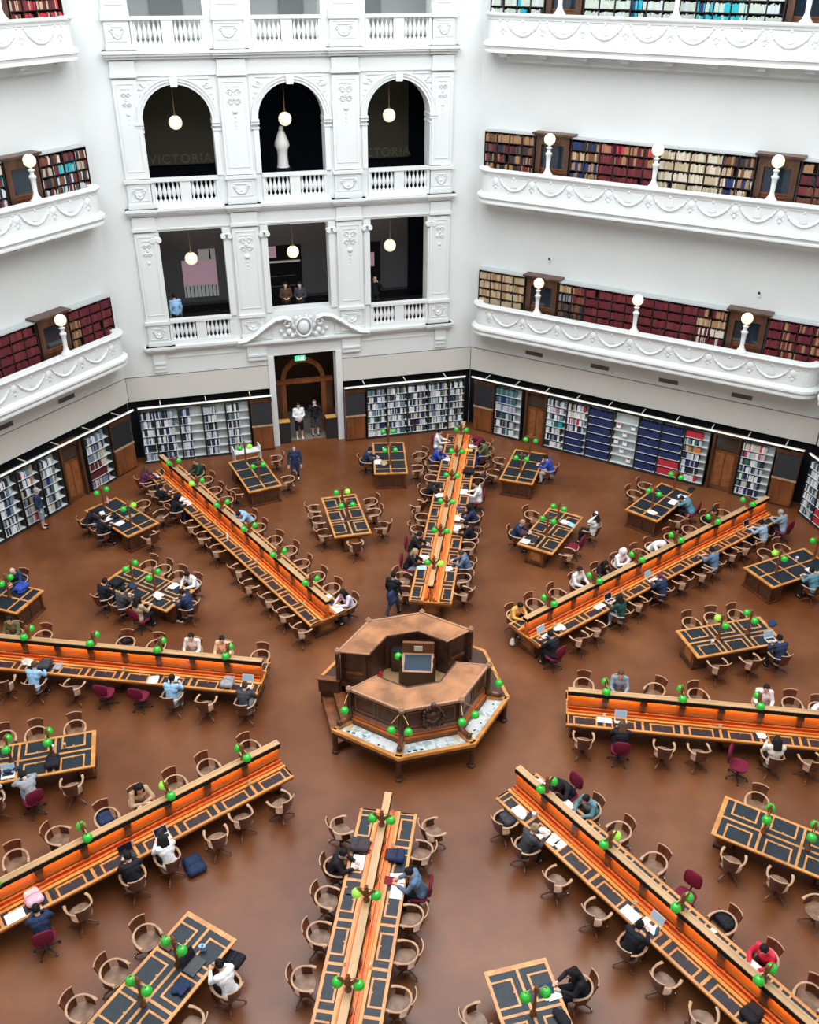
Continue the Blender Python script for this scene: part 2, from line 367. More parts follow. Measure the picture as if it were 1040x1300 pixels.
# ------------------------------------------------------------------ ground storey cases
GLABEL = {}
def ground_case(M, x0, x1, pals, fill, where, rows=7, y0=-.42, wmin=.026, wmax=.05, leaflets=False, hl=False):
    zb = .14; top = 2.40; r = root('bookcase', M @ Matrix.Translation(((x0 + x1) / 2, y0 + .17, 0)), where, 'bookcase', 'ground floor bookcases')
    P = Matrix.Translation((-(x0 + x1) / 2, -(y0 + .17), 0))
    def part(nm, f):
        m = MB(); m.M = P; f(m); link(nm, m.mesh(nm), r)
    part('side_panel', lambda m: m.box(x0, x0 + .03, y0, y0 + .34, 0, top + .05, SHELFD)); part('side_panel', lambda m: m.box(x1 - .03, x1, y0, y0 + .34, 0, top + .05, SHELFD))
    part('back_panel', lambda m: m.box(x0 + .03, x1 - .03, y0 + .30, y0 + .34, 0, top + .05, SHELFW if fill < 1 else SHELFD))
    part('plinth', lambda m: m.box(x0 + .03, x1 - .03, y0 + .01, y0 + .3, 0, zb - .02, SHELFD)); part('top', lambda m: m.box(x0, x1, y0, y0 + .34, top + .05, top + .08, SHELFD))
    p = (top - zb) / rows
    for j in range(rows):
        z = zb + p * j
        part('shelf', lambda m: m.box(x0 + .03, x1 - .03, y0 + .01, y0 + .3, z - .02, z, SHELFW if fill < 1 or leaflets else SHELFD))
        pal = pals(rows - 1 - j) if callable(pals) else pals
        if pal: shelf_books(M, x0 + .035, x1 - .035, y0 + .03, z, p * .80, .2, pal, fill if callable(fill) is False else fill(j), '%s row, %s' % (ORD[rows - 1 - j], where), wmin, wmax)
def cupboard(M, x0, x1, label, y0=-.42):
    r = root('cupboard', M @ Matrix.Translation(((x0 + x1) / 2, y0 + .17, 0)), label, 'cupboard', 'louvred wall cupboards')
    P = Matrix.Translation((-(x0 + x1) / 2, -(y0 + .17), 0))
    m = MB(); m.M = P; m.box(x0, x1, y0 + .05, y0 + .34, 0, 2.45, DWOOD); m.box(x0 - .02, x1 + .02, y0 - .0, y0 + .34, 2.30, 2.45, DWOOD); link('carcass', m.mesh('carcass'), r)
    m = MB(); m.M = P
    for k in range(14): m.prism([(y0 + .02, 1.26 + .072 * k), (y0 + .05, 1.31 + .072 * k), (y0 + .06, 1.26 + .072 * k)], x0 + .05, x1 - .05, LOUV, 'x')
    link('louvre', m.mesh('louvre'), r)
    m = MB(); m.M = P; m.box(x0 + .04, x1 - .04, y0 + .01, y0 + .05, .1, 1.17, MWOOD); d = link('door', m.mesh('door'), r)
    m = MB(); m.M = P; m.box(x0 + .1, x0 + .13, y0 - .01, y0 + .01, .75, .87, BRASS); link('handle', m.mesh('handle'), d)
    m = MB(); m.M = P; m.box(x0, x1, y0 - .01, y0 + .05, 1.17, 1.24, LWOOD if 0 else CLIGHT); link('rail', m.mesh('rail'), r)
def ground_door(M, x0, x1):
    DN[0] += 1; r = root('door_%d' % DN[0], M @ Matrix.Translation(((x0 + x1) / 2, -.2, 0)), None, None, None, 'structure'); w = (x1 - x0) / 2
    m = MB(); m.box(-w - .1, -w, -.2, .2, 0, 2.5, DWOOD); m.box(w, w + .1, -.2, .2, 0, 2.5, DWOOD); m.box(-w, w, -.2, .2, 2.42, 2.5, DWOOD); m.box(-w - .1, w + .1, -.1, .3, 0, .02, DWOOD); link('door_frame', m.mesh('door_frame'), r)
    m = MB(); m.box(-w, w, .0, .04, 1.75, 2.42, mat('brown tinted glass', (.06, .045, .035), .15, .6)); link('glass_pane', m.mesh('glass_pane'), r)
    m = MB(); m.box(-w, w, .0, .06, 0, 1.72, MWOOD); m.box(-w + .08, -.03, -.02, 0, .15, 1.6, mat('door panel wood', (.24, .085, .03), .35, .5, noise=.25, nscale=4)); m.box(.03, w - .08, -.02, 0, .15, 1.6, MATS['door panel wood']); lf = link('door_leaf', m.mesh('door_leaf'), r)
    m = MB(); m.ball((w - .06, -.04, .95), .03, BRASS, 8, 5); link('handle', m.mesh('handle'), lf)
MIXW = ['white', 'light grey', 'white', 'white', 'slate blue', 'cream', 'light grey', 'black', 'dark green', 'black', 'grey', 'navy']
MIXB = ['white', 'light grey', 'slate blue', 'light grey', 'black', 'white', 'navy', 'black']
MIXR = ['white', 'cream', 'white', 'red', 'light grey', 'black', 'slate blue']
NAV = ['navy']; REDR = ['red']
def rail(M, x0, x1, label):
    r = root('light_rail', M @ Matrix.Translation(((x0 + x1) / 2, -.5, 2.62)), label, 'light rail', 'light rails over the ground floor shelves'); h = (x1 - x0) / 2
    m = MB(); m.box(-h, h, -.035, .035, -.02, .03, mat('pale metal rail', (.7, .68, .62), .4, .4)); link('housing', m.mesh('housing'), r)
    m = MB(); m.box(-h + .03, h - .03, -.03, .03, -.03, -.02, RAILL); m.box(-h + .03, h - .03, -.04, -.035, -.01, .02, RAILL); link('light_strip', m.mesh('light_strip'), r)
    n = max(2, int((x1 - x0) / 1.4))
    for k in range(n): x = -h + (k + .5) * 2 * h / n; m = MB(); m.box(x - .015, x + .015, .0, .45, .05, .08, mat('pale metal rail', (.7, .68, .62))); link('arm', m.mesh('arm'), r)
M = WM(112.5)   # back wall
for k, (x0, x1) in enumerate(((-7.1, -6.5), (-6.5, -5.5), (-5.5, -4.52), (-4.52, -3.55), (-3.55, -2.56))):
    ground_case(M, x0, x1, (MIXB if k != 4 else MIXW), (1, .84, .5, .62, .6)[k] * .97, 'half empty white shelf bay left of the doorway, %s from the corner' % ORD[k], 6)
cupboard(M, -2.5, -1.6, 'brown cupboard with black louvres just left of the doorway')
cupboard(M, 1.6, 2.5, 'brown cupboard with black louvres just right of the doorway')
for k, (x0, x1) in enumerate(((2.56, 3.47), (3.47, 4.40), (4.40, 5.36), (5.36, 6.31), (6.31, 7.05))):
    ground_case(M, x0, x1, MIXW, .93, 'well filled bookcase right of the doorway, %s from the doorway' % ORD[k], 7)
rail(M, -7.1, -1.55, 'long light rail over the shelves left of the doorway'); rail(M, 1.55, 7.05, 'long light rail over the shelves right of the doorway')
M = WM(67.5)
cupboard(M, -6.95, -5.97, 'brown cupboard with black louvres on the right wall by the back corner')
ground_case(M, -5.9, -4.6, lambda r: (['dark green', 'slate blue'], ['slate blue', 'dark green', 'navy'], ['light grey', 'slate blue'], MIXW, MIXW, MIXW)[r], .78, 'right wall bookcase between louvred cupboard and first door', 6)
ground_door(M, -4.36, -3.56)
ground_case(M, -3.44, -2.5, lambda r: (MIXR, MIXR, MIXW, ['dark green', 'teal', 'white'], MIXW, MIXB, MIXW)[r], .85, 'right wall bookcase next right of the first door', 7)
ground_case(M, -2.5, -1.53, lambda r: (MIXR, ['cream', 'white'], ['red', 'slate blue', 'white'], MIXB, NAV, NAV, NAV)[r], .85, 'right wall bookcase with navy volumes only on its lower rows', 7)
ground_case(M, -1.53, -.44, NAV, .99, 'right wall bookcase of navy volumes left of the leaflet display', 6, wmin=.05, wmax=.08)
ground_case(M, -.44, .66, None, .99, 'pale display shelves with a few leaflets on the right wall', 6, leaflets=True)
for k, (x, z) in enumerate(((-.2, 1.72), (.42, 1.75), (.1, 1.37), (-.22, 1.0), (.15, .98), (.05, .62), (.4, .24))):
    m = MB(); m.box(-.09, .09, -.012, .012, 0, .26, PAPER); m.box(-.06, .06, -.014, -.012, .12, .2, cmat(((.5, .1, .1), (.3, .4, .6), (.4, .4, .4))[k % 3]))
    tag(link('leaflet', m.mesh('leaflet'), None, M @ Matrix.Translation((x, -.36, z + .02)) @ Matrix.Rotation(-.15, 4, 'X')), 'white printed leaflet on the display shelves, %s counted from the top' % ORD[k], 'leaflet', 'leaflets on the display shelves')
ground_case(M, .66, 1.6, NAV, .99, 'right wall bookcase of navy volumes right of the leaflet display', 6, wmin=.05, wmax=.08)
ground_case(M, 1.6, 2.55, lambda r: (NAV, NAV, NAV, NAV, REDR, REDR)[r], .97, 'right wall bookcase of navy volumes with red rows at the bottom', 6, wmin=.05, wmax=.08)
ground_case(M, 2.55, 3.58, lambda r: (REDR, MIXW, ['orange', 'white', 'dark green'], MIXB, MIXB, MIXW, MIXR)[r], .72, 'right wall bookcase topped by red volumes, left of the second door', 7)
ground_door(M, 3.78, 4.68)
ground_case(M, 4.82, 6.08, lambda r: (MIXR, MIXR, MIXW, MIXB, MIXW, MIXW, MIXB)[r], .76, 'right wall bookcase just right of the second door', 7)
cupboard(M, 6.12, 7.05, 'brown cupboard with black louvres on the right wall by the far corner')
rail(M, -7.05, 7.1, 'very long light rail over the right wall shelves')
M = WM(157.5)
cupboard(M, 5.85, 6.95, 'brown cupboard with black louvres at the left wall corner')
ground_case(M, 4.45, 5.75, lambda r: (MIXB, MIXW, ['maroon', 'dark red', 'white'], ['maroon'], ['light grey', 'slate blue', 'red']), .8, 'x') if 0 else None
ground_case(M, 4.45, 5.7, lambda r: (MIXB, MIXW, ['cream', 'slate blue'], ['maroon', 'maroon', 'cream'], ['maroon'], ['light grey', 'slate blue', 'dark red'])[r], .76, 'left wall bookcase with maroon rows between the cupboard and door', 6)
ground_door(M, 3.35, 4.2)
for k, (x0, x1) in enumerate(((2.2, 3.15), (1.2, 2.15), (.2, 1.15), (-.8, .15), (-1.8, -.85))):
    ground_case(M, x0, x1, [MIXW, MIXR + ['slate blue', 'beige'], MIXB, MIXW, MIXB][k], .74, 'left wall bookcase, %s one left of the door' % ORD[k], 6)
rail(M, -2.2, 7.1, 'long light rail over the left wall shelves')
M = WM(22.5)
ground_case(M, -7.0, -6.2, MIXW, .9, 'narrow bookcase at the far right corner', 7)
ground_case(M, -6.2, -5.2, lambda r: (MIXW, MIXW, MIXR, REDR, ['red', 'white'], REDR, REDR)[r], .9, 'far right wall bookcase with red rows at its bottom', 7)
ground_door(M, -4.9, -4.0)
rail(M, -7.05, -3.6, 'light rail over the far right wall shelves')
# vents and wall cameras
m = MB(); m.box(-.40, .40, -.012, .02, -.09, .09, mat('vent frame', (.25, .23, .2), .6)); fr = m.mesh('vent_frame')
m = MB()
for k in range(7): m.box(-.37, .37, -.02, -.012, -.075 + k * .023, -.064 + k * .023, mat('vent dark', (.03, .028, .026), .7))
gr = m.mesh('grille')
for deg, xs in ((67.5, (-4.37, -1.42, 1.47, 4.37)), (157.5, (4.37, 1.47))):
    for k, x in enumerate(xs):
        inst([('frame', fr, None, []), ('grille', gr, None, [])], root('air_vent', WM(deg) @ Matrix.Translation((x, 0, 4.06)), 'dark air vent under the lowest balcony, %s from the back corner, %s' % (ORD[k], WN[deg]), 'vent', 'air vents under the balconies'))
for px, py, deg, u, z, l in ((694, 328, 67.5, -4.0, 8.15, 'left'), (961, 366, 67.5, 4.25, 8.1, 'right')):
    m = MB(); m.box(-.05, .05, -.06, 0, -.1, .05, WHITE2); a = m.mesh('housing'); m = MB(); m.ball((0, -.08, .05), .05, BLACKM, 8, 5); b = m.mesh('lens')
    inst([('housing', a, None, []), ('lens', b, None, [])], root('wall_camera', WM(deg) @ Matrix.Translation((u, 0, z)), 'small white wall camera above the %s door pediment of the lowest gallery' % l, 'camera', 'wall cameras'))
# ------------------------------------------------------------------ back wall facade
M = WM(112.5); TH = .7
def arch_pts(uc, zc, r, n=16): return [(uc + r * cos(pi - pi * k / n), zc + r * sin(pi - pi * k / n)) for k in range(n + 1)]
mb = MB()
BAYS = (-4.14, 0, 4.12); HW = 1.24
def row(z0, z1, holes):      # wall strip with rectangular holes
    x = -W2
    for a, b in holes: mb.box(x, a, 0, TH, z0, z1, WHITE); x = b
    mb.box(x, W2, 0, TH, z0, z1, WHITE)
H3 = [(b - HW, b + HW) for b in BAYS]
mb.box(-W2, -1.32, 0, .4, 3.80, 4.18, WHITE); mb.box(1.32, W2, 0, .4, 3.80, 4.18, WHITE)
for s in (-1, 1):
    a, b = sorted((s * 1.58, s * W2)); mb.box(a, b, 0, .4, 2.74, 3.76, CREAM); mb.box(a, b, .06, .4, 3.75, 3.81, DARK)
    a, b = sorted((s * 1.58, s * (W2 + .1))); mb.box(a, b, .28, .5, 0, 2.75, DARK)
    a, b = sorted((s * 1.32, s * 1.58)); mb.box(a, b, -.07, .6, 0, 4.18, WHITE)
mb.box(-W2, W2, 0, TH, 4.18, 5.05, WHITE)
row(5.05, 6.1, [H3[0], H3[2]])
row(6.1, 9.58, H3); row(9.58, 10.5, [])
row(10.5, 13.45, H3)
for uc in BAYS:
    pts = arch_pts(uc, 13.45, HW)
    for k in range(16):
        (a, b), (c, d) = pts[k], pts[k + 1]
        mb.add([(a, 0, b), (c, 0, d), (c, 0, 14.8), (a, 0, 14.8), (a, TH, b), (c, TH, d), (c, TH, 14.8), (a, TH, 14.8)], [(0, 1, 2, 3), (4, 7, 6, 5), (0, 4, 5, 1), (3, 2, 6, 7)], WHITE)
x = -W2
for a, b in H3: mb.box(x, a, 0, TH, 13.45, 14.8, WHITE); x = b
mb.box(x, W2, 0, TH, 13.45, 14.8, WHITE)
row(14.8, 15.9, []); row(15.9, 19.8, H3); row(19.8, 25, [])
tag(link('wall_back', mb.mesh('wall_back'), None, M), kind='structure')
TRN = [0]
def trim(m, sm=False):
    TRN[0] += 1; tag(link('trim_%d' % TRN[0], m.mesh('trim_%d' % TRN[0], sm), None, M), kind='structure')
PIL = ((-5.83, .84), (-2.07, 1.02), (2.06, 1.02), (5.83, .84))
def cornice(z, proj, segs):       # stepped moulding breaking forward over the pilasters
    m = MB()
    for x0, x1, ex in segs:
        m.box(x0, x1, -proj * .45 - ex, 0, z - .22, z - .12, WHITE); m.box(x0 - .04, x1 + .04, -proj * .8 - ex, 0, z - .12, z - .04, WHITE); m.box(x0 - .08, x1 + .08, -proj - ex, 0, z - .04, z + .06, WHITE)
    trim(m)
segs = [(-6.35, 6.35, 0)] + [(c - w / 2 - .1, c + w / 2 + .1, .07) for c, w in PIL]
cornice(5.02, .30, [(-6.4, -2.7, 0), (2.7, 6.4, 0)] + [(c - w / 2 - .08, c + w / 2 + .08, .06) for c, w in (PIL[0], PIL[3])]); cornice(10.42, .30, segs); cornice(15.75, .34, segs)
m = MB(); m.box(-2.75, 2.75, -.16, 0, 4.74, 4.84, WHITE); m.box(-2.8, 2.8, -.26, 0, 4.84, 4.92, WHITE); trim(m)
# entablature mouldings
m = MB()
for z in (9.66, 14.98):
    m.box(-6.3, 6.3, -.06, 0, z, z + .05, WHITE); m.box(-6.3, 6.3, -.03, 0, z + .05, z + .42, WHITE)
    for c, w in PIL: m.box(c - w / 2 - .04, c + w / 2 + .04, -.18, 0, z - .02, z + .10, WHITE); m.box(c - w / 2, c + w / 2, -.14, 0, z + .1, z + .5, WHITE)
trim(m)
def relief_panel(m, c, w, z0, z1, y):   # raised thin frame
    t = .025
    m.box(c - w / 2, c - w / 2 + t, y - .02, y, z0, z1, WHITE2); m.box(c + w / 2 - t, c + w / 2, y - .02, y, z0, z1, WHITE2); m.box(c - w / 2 + t, c + w / 2 - t, y - .02, y, z0, z0 + t, WHITE2); m.box(c - w / 2 + t, c + w / 2 - t, y - .02, y, z1 - t, z1, WHITE2)
def scroll(m, c, z, r, s, y, w=.022, mt=None):
    pts = [(c + s * r * (1 - k / 16) * cos(k * .62), y, z + r * (1 - k / 16) * sin(k * .62)) for k in range(13)]; m.tube(pts, w, mt or WHITE2, 5)
def drop(m, c, z, y, s=1):              # plaster ornament hanging on a pilaster
    m.box(c - .26 * s, c + .26 * s, y - .02, y, z + .02, z + .06, WHITE2)
    for d in (-1, 1):
        scroll(m, c + d * .13 * s, z - .16, .13 * s, d, y - .02); scroll(m, c + d * .13 * s, z - .48, .12 * s, d, y - .02)
    m.ball((c, y, z - .32), .09 * s, WHITE2, 8, 5, (1, .5, 1.5)); m.ball((c, y, z - .80), .12 * s, WHITE2, 8, 5, (1, .5, .9))
    for k, q in enumerate((.98, 1.14, 1.28, 1.4)): m.ball((c, y, z - q), (.05 - .008 * k) * s, WHITE2, 6, 4, (.8, .6, 1.3))
def ped_orn(m, c, z, y, s=1):
    m.box(c - .28 * s, c + .28 * s, y - .03, y, z + .22, z + .26, WHITE2)
    pts = [(c + .22 * s * cos(pi + pi * k / 8), y - .02, z + .1 + .22 * sin(pi + pi * k / 8)) for k in range(9)]; m.tube(pts, .035, WHITE2, 6)
    for d in (-1, 1): scroll(m, c + d * .25 * s, z + .12, .07, d, y - .02)
    m.ball((c, y, z), .07, WHITE2, 8, 5, (1, .5, 1))
for z0, z1 in ((6.1, 9.66), (11.55, 14.98)):
    m = MB(); o = MB()
    for k, (c, w) in enumerate(PIL):
        m.box(c - w / 2, c + w / 2, -.11, 0, z0, z1 - .1, WHITE); relief_panel(o, c, w - .22, z0 + .25, z1 - .22, -.11); drop(o, c, z1 - .42, -.11, 1 if w > .9 else .62)
    trim(m); trim(o, True)
for z0 in (5.06, 10.48, 15.81):          # pedestals below the pilasters
    m = MB(); o = MB()
    for k, (c, w) in enumerate(PIL):
        if z0 < 6 and k in (1, 2): w = .9
        m.box(c - w / 2 - .04, c + w / 2 + .04, -.16, 0, z0, z0 + .18, WHITE); m.box(c - w / 2, c + w / 2, -.13, 0, z0 + .18, z0 + .92, WHITE); m.box(c - w / 2 - .07, c + w / 2 + .07, -.2, 0, z0 + .92, z0 + 1.04, WHITE)
        relief_panel(o, c, w - .16, z0 + .28, z0 + .84, -.13); ped_orn(o, c, z0 + .5, -.13, 1 if w > .85 else .7)
    trim(m); trim(o, True)
m = MB()                                  # upper storey pilasters
for c, w in PIL: m.box(c - w / 2, c + w / 2, -.11, 0, 16.85, 19.8, WHITE); m.box(c - w / 2 - .05, c + w / 2 + .05, -.15, 0, 16.85, 17.05, WHITE); relief_panel(m, c, w - .25, 17.2, 19.5, -.11)
trim(m)
m = MB()                                  # consoles under the lowest cornice
for c in (-5.95, -2.0, 2.0, 5.95):
    w = .5 if abs(c) > 3 else .8
    m.box(c - w / 2, c + w / 2, -.10, 0, 4.1 if abs(c) < 3 else 3.95, 4.78, WHITE); m.box(c - w / 2 + .02, c + w / 2 - .02, -.16, 0, 4.28, 4.36, WHITE); m.box(c - w / 2 + .05, c + w / 2 - .05, -.14, 0, 4.1, 4.18, WHITE)
for s in (-1, 1): a, b = sorted((s * 2.5, s * 5.6)); m.box(a, b, -.03, 0, 4.50, 4.54, WHITE)
trim(m)
# archivolts, imposts and spandrels
m = MB(); o = MB()
for uc in BAYS:
    for r0, r1, y in ((HW, HW + .10, -.06), (HW + .10, HW + .20, -.10), (HW + .20, HW + .25, -.13)):
        P0, P1 = arch_pts(uc, 13.45, r0), arch_pts(uc, 13.45, r1)
        for k in range(16):
            (a, b), (c, d), (e, f), (g, h) = P0[k], P0[k + 1], P1[k + 1], P1[k]
            m.add([(a, y, b), (c, y, d), (e, y, f), (g, y, h), (a, 0, b), (c, 0, d), (e, 0, f), (g, 0, h)], [(0, 1, 2, 3), (0, 4, 5, 1), (3, 2, 6, 7)], WHITE)
    for s in (-1, 1):
        a, b = sorted((uc + s * (HW - .03), uc + s * (HW + .28))); m.box(a, b, -.12, TH, 13.28, 13.36, WHITE); m.box(a, b, -.08, TH, 13.12, 13.18, WHITE); m.box(a, b, -.15, TH, 13.38, 13.45, WHITE)
        a, b = sorted((uc + s * HW, uc + s * (HW + .2))); m.box(a, b, -.05, 0, 11.55, 13.12, WHITE)
        q = uc + s * (HW + .02)
        for (dx, dz, r) in ((0, 14.62, .10), (-s * .22, 14.68, .08), (.0, 14.38, .07), (s * .08, 14.2, .05), (-s * .42, 14.74, .06)): o.ball((q + dx, -.01, dz), r, WHITE2, 8, 5, (1.2, .35, 1))
        scroll(o, q - s * .1, 14.62, .14, s, -.03)
        c = uc + s * (HW + .24); m.box(c - .012, c + .012, -.02, 0, 13.45, 14.9, WHITE2)
    m.prism([(uc - .12, 14.62), (uc + .12, 14.62), (uc + .16, 14.95), (uc - .16, 14.95)], -.17, 0, WHITE, 'y')
    m.box(uc - HW, uc + HW, -.04, 0, 14.86, 14.9, WHITE)
trim(m); trim(o, True)
m = MB(); o = MB()                        # jambs with ionic capitals beside the square openings
for uc in BAYS:
    for s in (-1, 1):
        a, b = sorted((uc + s * (HW - .02), uc + s * (HW + .22))); m.box(a, b, -.07, 0, 6.1, 9.1, WHITE); m.box(a - .03, b + .03, -.10, TH, 9.42, 9.58, WHITE)
        c = (a + b) / 2
        for d in (-1, 1): o.tube([(c + d * .13, -.16, 9.28), (c + d * .13, .05, 9.28)], .095, WHITE2, 10)
        o.tube([(c - .15, -.08, 9.37), (c + .15, -.08, 9.37)], .05, WHITE2, 6)
        for zz in (7.1, 8.0, 8.7): o.box(uc + s * HW - .01, uc + s * HW + .01, .1, .6, zz - .35, zz + .3, WHITE2)
trim(m); trim(o, True)
# swan neck pediment with cartouche over the doorway
m = MB()
for s in (-1, 1):
    pts = [(s * 2.75, 4.98), (s * 2.35, 5.05), (s * 1.95, 5.28), (s * 1.55, 5.58), (s * 1.15, 5.82), (s * .8, 5.88), (s * .55, 5.78)]
    m.tube([(x, -.22, z) for x, z in pts], .10, WHITE, 8, (1.6, 1)); m.tube([(x, -.12, z - .12) for x, z in pts[:6]], .06, WHITE, 6)
    m.prism([(s * 2.6, 4.92), (s * 1.95, 5.2), (s * 1.3, 5.68), (s * .8, 5.8), (s * .3, 5.6), (s * .3, 4.92)], -.06, 0, WHITE, 'y')
    scroll(m, s * .66, 5.62, .19, -s, -.26, .05)
    m.tube([(s * 2.2, -.1, 5.0), (s * 1.3, -.1, 5.0), (s * 1.3, -.1, 5.45), (s * 2.2, -.1, 5.0)], .03, WHITE2, 5)
    for (dx, dz, r) in ((.62, 5.25, .12), (.8, 5.1, .08), (.5, 5.08, .1), (.95, 5.3, .07), (.45, 5.5, .09), (.3, 5.8, .1)): m.ball((s * dx, -.2, dz), r, WHITE2, 8, 6, (1, .7, 1.2))
m.ball((0, -.2, 5.42), .24, WHITE2, 14, 8, (1, .5, 1.25))
m.tube([(.34 * cos(k * pi / 8), -.24, 5.42 + .40 * sin(k * pi / 8)) for k in range(17)], .055, WHITE2, 6)
for k in range(10): m.ball((.42 * cos(k * pi / 5), -.2, 5.42 + .46 * sin(k * pi / 5)), .075, WHITE2, 6, 5, (1, .7, 1))
trim(m, True)
# balustrades
m = MB(); m.lathe([(.075, 0), (.075, .05), (.035, .09), (.03, .14), (.075, .26), (.085, .36), (.06, .48), (.03, .60), (.035, .66), (.07, .70), (.07, .74)], WHITE2, n=8); BAL = m.mesh('baluster', True)
for lv, z0 in enumerate((5.06, 10.48, 15.81)):
    for k, uc in enumerate(BAYS):
        if lv == 0 and k == 1: continue
        r = root('balustrade', M @ Matrix.Translation((uc, -.05, z0)), 'white balustrade with two sets of balusters, %s bay of the %s facade level' % (('left', 'centre', 'right')[k], ('lowest', 'middle', 'top')[lv]), 'balustrade', 'facade balustrades')
        m = MB(); m.box(-HW, HW, -.08, .22, .93, 1.04, WHITE); link('handrail', m.mesh('handrail'), r)
        m = MB(); m.box(-HW, HW, -.06, .2, 0, .19, WHITE); link('base', m.mesh('base'), r)
        for a, b in ((-HW, -HW + .1), (-.2, .2), (HW - .1, HW)): m = MB(); m.box(a, b, -.04, .18, .19, .93, WHITE); link('pier', m.mesh('pier'), r)
        for s in (-1, 1):
            for q in range(6): link('baluster', BAL, r, Matrix.Translation((s * (.28 + .165 * q), .07, .19)))
# rooms behind the openings
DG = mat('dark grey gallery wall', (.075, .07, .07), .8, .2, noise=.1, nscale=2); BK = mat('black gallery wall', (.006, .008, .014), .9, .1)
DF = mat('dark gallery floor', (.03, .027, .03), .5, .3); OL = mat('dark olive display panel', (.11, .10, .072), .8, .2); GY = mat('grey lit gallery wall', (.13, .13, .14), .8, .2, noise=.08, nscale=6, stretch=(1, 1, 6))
PK = mat('pink lit wall beyond', (.62, .40, .50), .8, .2, emit=.35); WG = mat('glowing white exhibition wall', (.62, .64, .64), .7, .2, emit=.15)  # both walls emit a little, standing in for light falling on them
def room(name, z0, z1, wm, fm, cm, depth, x0=-6.35, x1=6.35, y0=TH, M=M, fy=-.35):
    y1 = y0 + depth
    for nm, a, mt in (('wall_' + name, (x0, x1, y1, y1 + .1, z0, z1), wm), ('wall_' + name + '_left', (x0 - .1, x0, y0, y1, z0, z1), wm), ('wall_' + name + '_right', (x1, x1 + .1, y0, y1, z0, z1), wm), ('floor_' + name, (x0, x1, y0 + fy, y1, z0 - .1, z0), fm), ('ceiling_' + name, (x0, x1, y0, y1, z1, z1 + .1), cm)):
        m = MB(); m.box(*a, mt); tag(link(nm, m.mesh(nm), None, M), kind='structure')
def lettering(text, size, ext, mt, parent, Mx):
    c = bpy.data.curves.new('tmp', 'FONT'); c.body = text; c.size = size; c.extrude = ext; c.align_x = 'CENTER'; c.space_character = 1.15; t = bpy.data.objects.new('tmp', c); COL.objects.link(t)
    me = bpy.data.meshes.new_from_object(t.evaluated_get(bpy.context.evaluated_depsgraph_get())); me.name = 'lettering'; me.materials.clear(); me.materials.append(mt); bpy.data.objects.remove(t); link('lettering', me, parent, Mx)
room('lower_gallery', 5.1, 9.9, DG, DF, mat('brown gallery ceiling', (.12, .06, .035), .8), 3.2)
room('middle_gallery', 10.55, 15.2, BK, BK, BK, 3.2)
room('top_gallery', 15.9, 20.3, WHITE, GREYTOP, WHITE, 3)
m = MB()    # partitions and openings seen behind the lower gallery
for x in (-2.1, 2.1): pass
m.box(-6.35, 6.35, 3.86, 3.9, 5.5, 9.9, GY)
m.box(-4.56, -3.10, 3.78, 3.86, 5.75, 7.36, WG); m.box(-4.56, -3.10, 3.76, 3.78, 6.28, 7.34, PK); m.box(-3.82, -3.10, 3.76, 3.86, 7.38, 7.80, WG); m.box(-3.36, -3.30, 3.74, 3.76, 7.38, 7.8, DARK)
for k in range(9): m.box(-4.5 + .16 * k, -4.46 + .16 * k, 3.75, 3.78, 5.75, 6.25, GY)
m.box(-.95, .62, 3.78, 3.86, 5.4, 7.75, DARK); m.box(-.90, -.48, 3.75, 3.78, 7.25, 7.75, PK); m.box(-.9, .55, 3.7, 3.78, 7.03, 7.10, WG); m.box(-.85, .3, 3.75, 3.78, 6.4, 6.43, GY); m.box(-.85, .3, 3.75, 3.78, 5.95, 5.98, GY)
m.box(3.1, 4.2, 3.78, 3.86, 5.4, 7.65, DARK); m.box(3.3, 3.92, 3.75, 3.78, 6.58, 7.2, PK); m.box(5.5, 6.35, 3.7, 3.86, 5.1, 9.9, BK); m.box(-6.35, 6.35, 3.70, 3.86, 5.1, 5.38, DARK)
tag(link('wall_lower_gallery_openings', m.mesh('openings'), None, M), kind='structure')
def display(x0, x1, z0, z1, label, tx):
    r = root('display_panel', M @ Matrix.Translation(((x0 + x1) / 2, 3.8, z0)), label, 'display panel', 'dark display panels'); w = (x1 - x0) / 2
    m = MB(); m.box(-w, w, -.04, .04, 0, z1 - z0, OL); link('board', m.mesh('board'), r)
    lettering('VICTORIA', .50, .01, mat('dull gold lettering', (.20, .18, .11), .6), r, Matrix.Translation((tx, -.055, .06)) @ Matrix.Rotation(pi / 2, 4, 'X'))
display(-6.3, -2.3, 11.3, 15.1, 'dark olive panel lettered VICTORIA behind the left arch', .22); display(2.3, 5.5, 11.22, 15.1, 'dark olive panel lettered VICTORIA behind the right arch', .42)
# top gallery doors of grey glass
m = MB(); gz = mat('pale grey glass', (.34, .36, .35), .2, .5)
for x0, x1 in ((-4.6, -3.4), (.25, 1.2), (2.9, 4.3)): m.box(x0, x1, 3.55, 3.6, 15.9, 19.6, gz)
tag(link('window_1', m.mesh('window_1'), None, M), kind='structure')
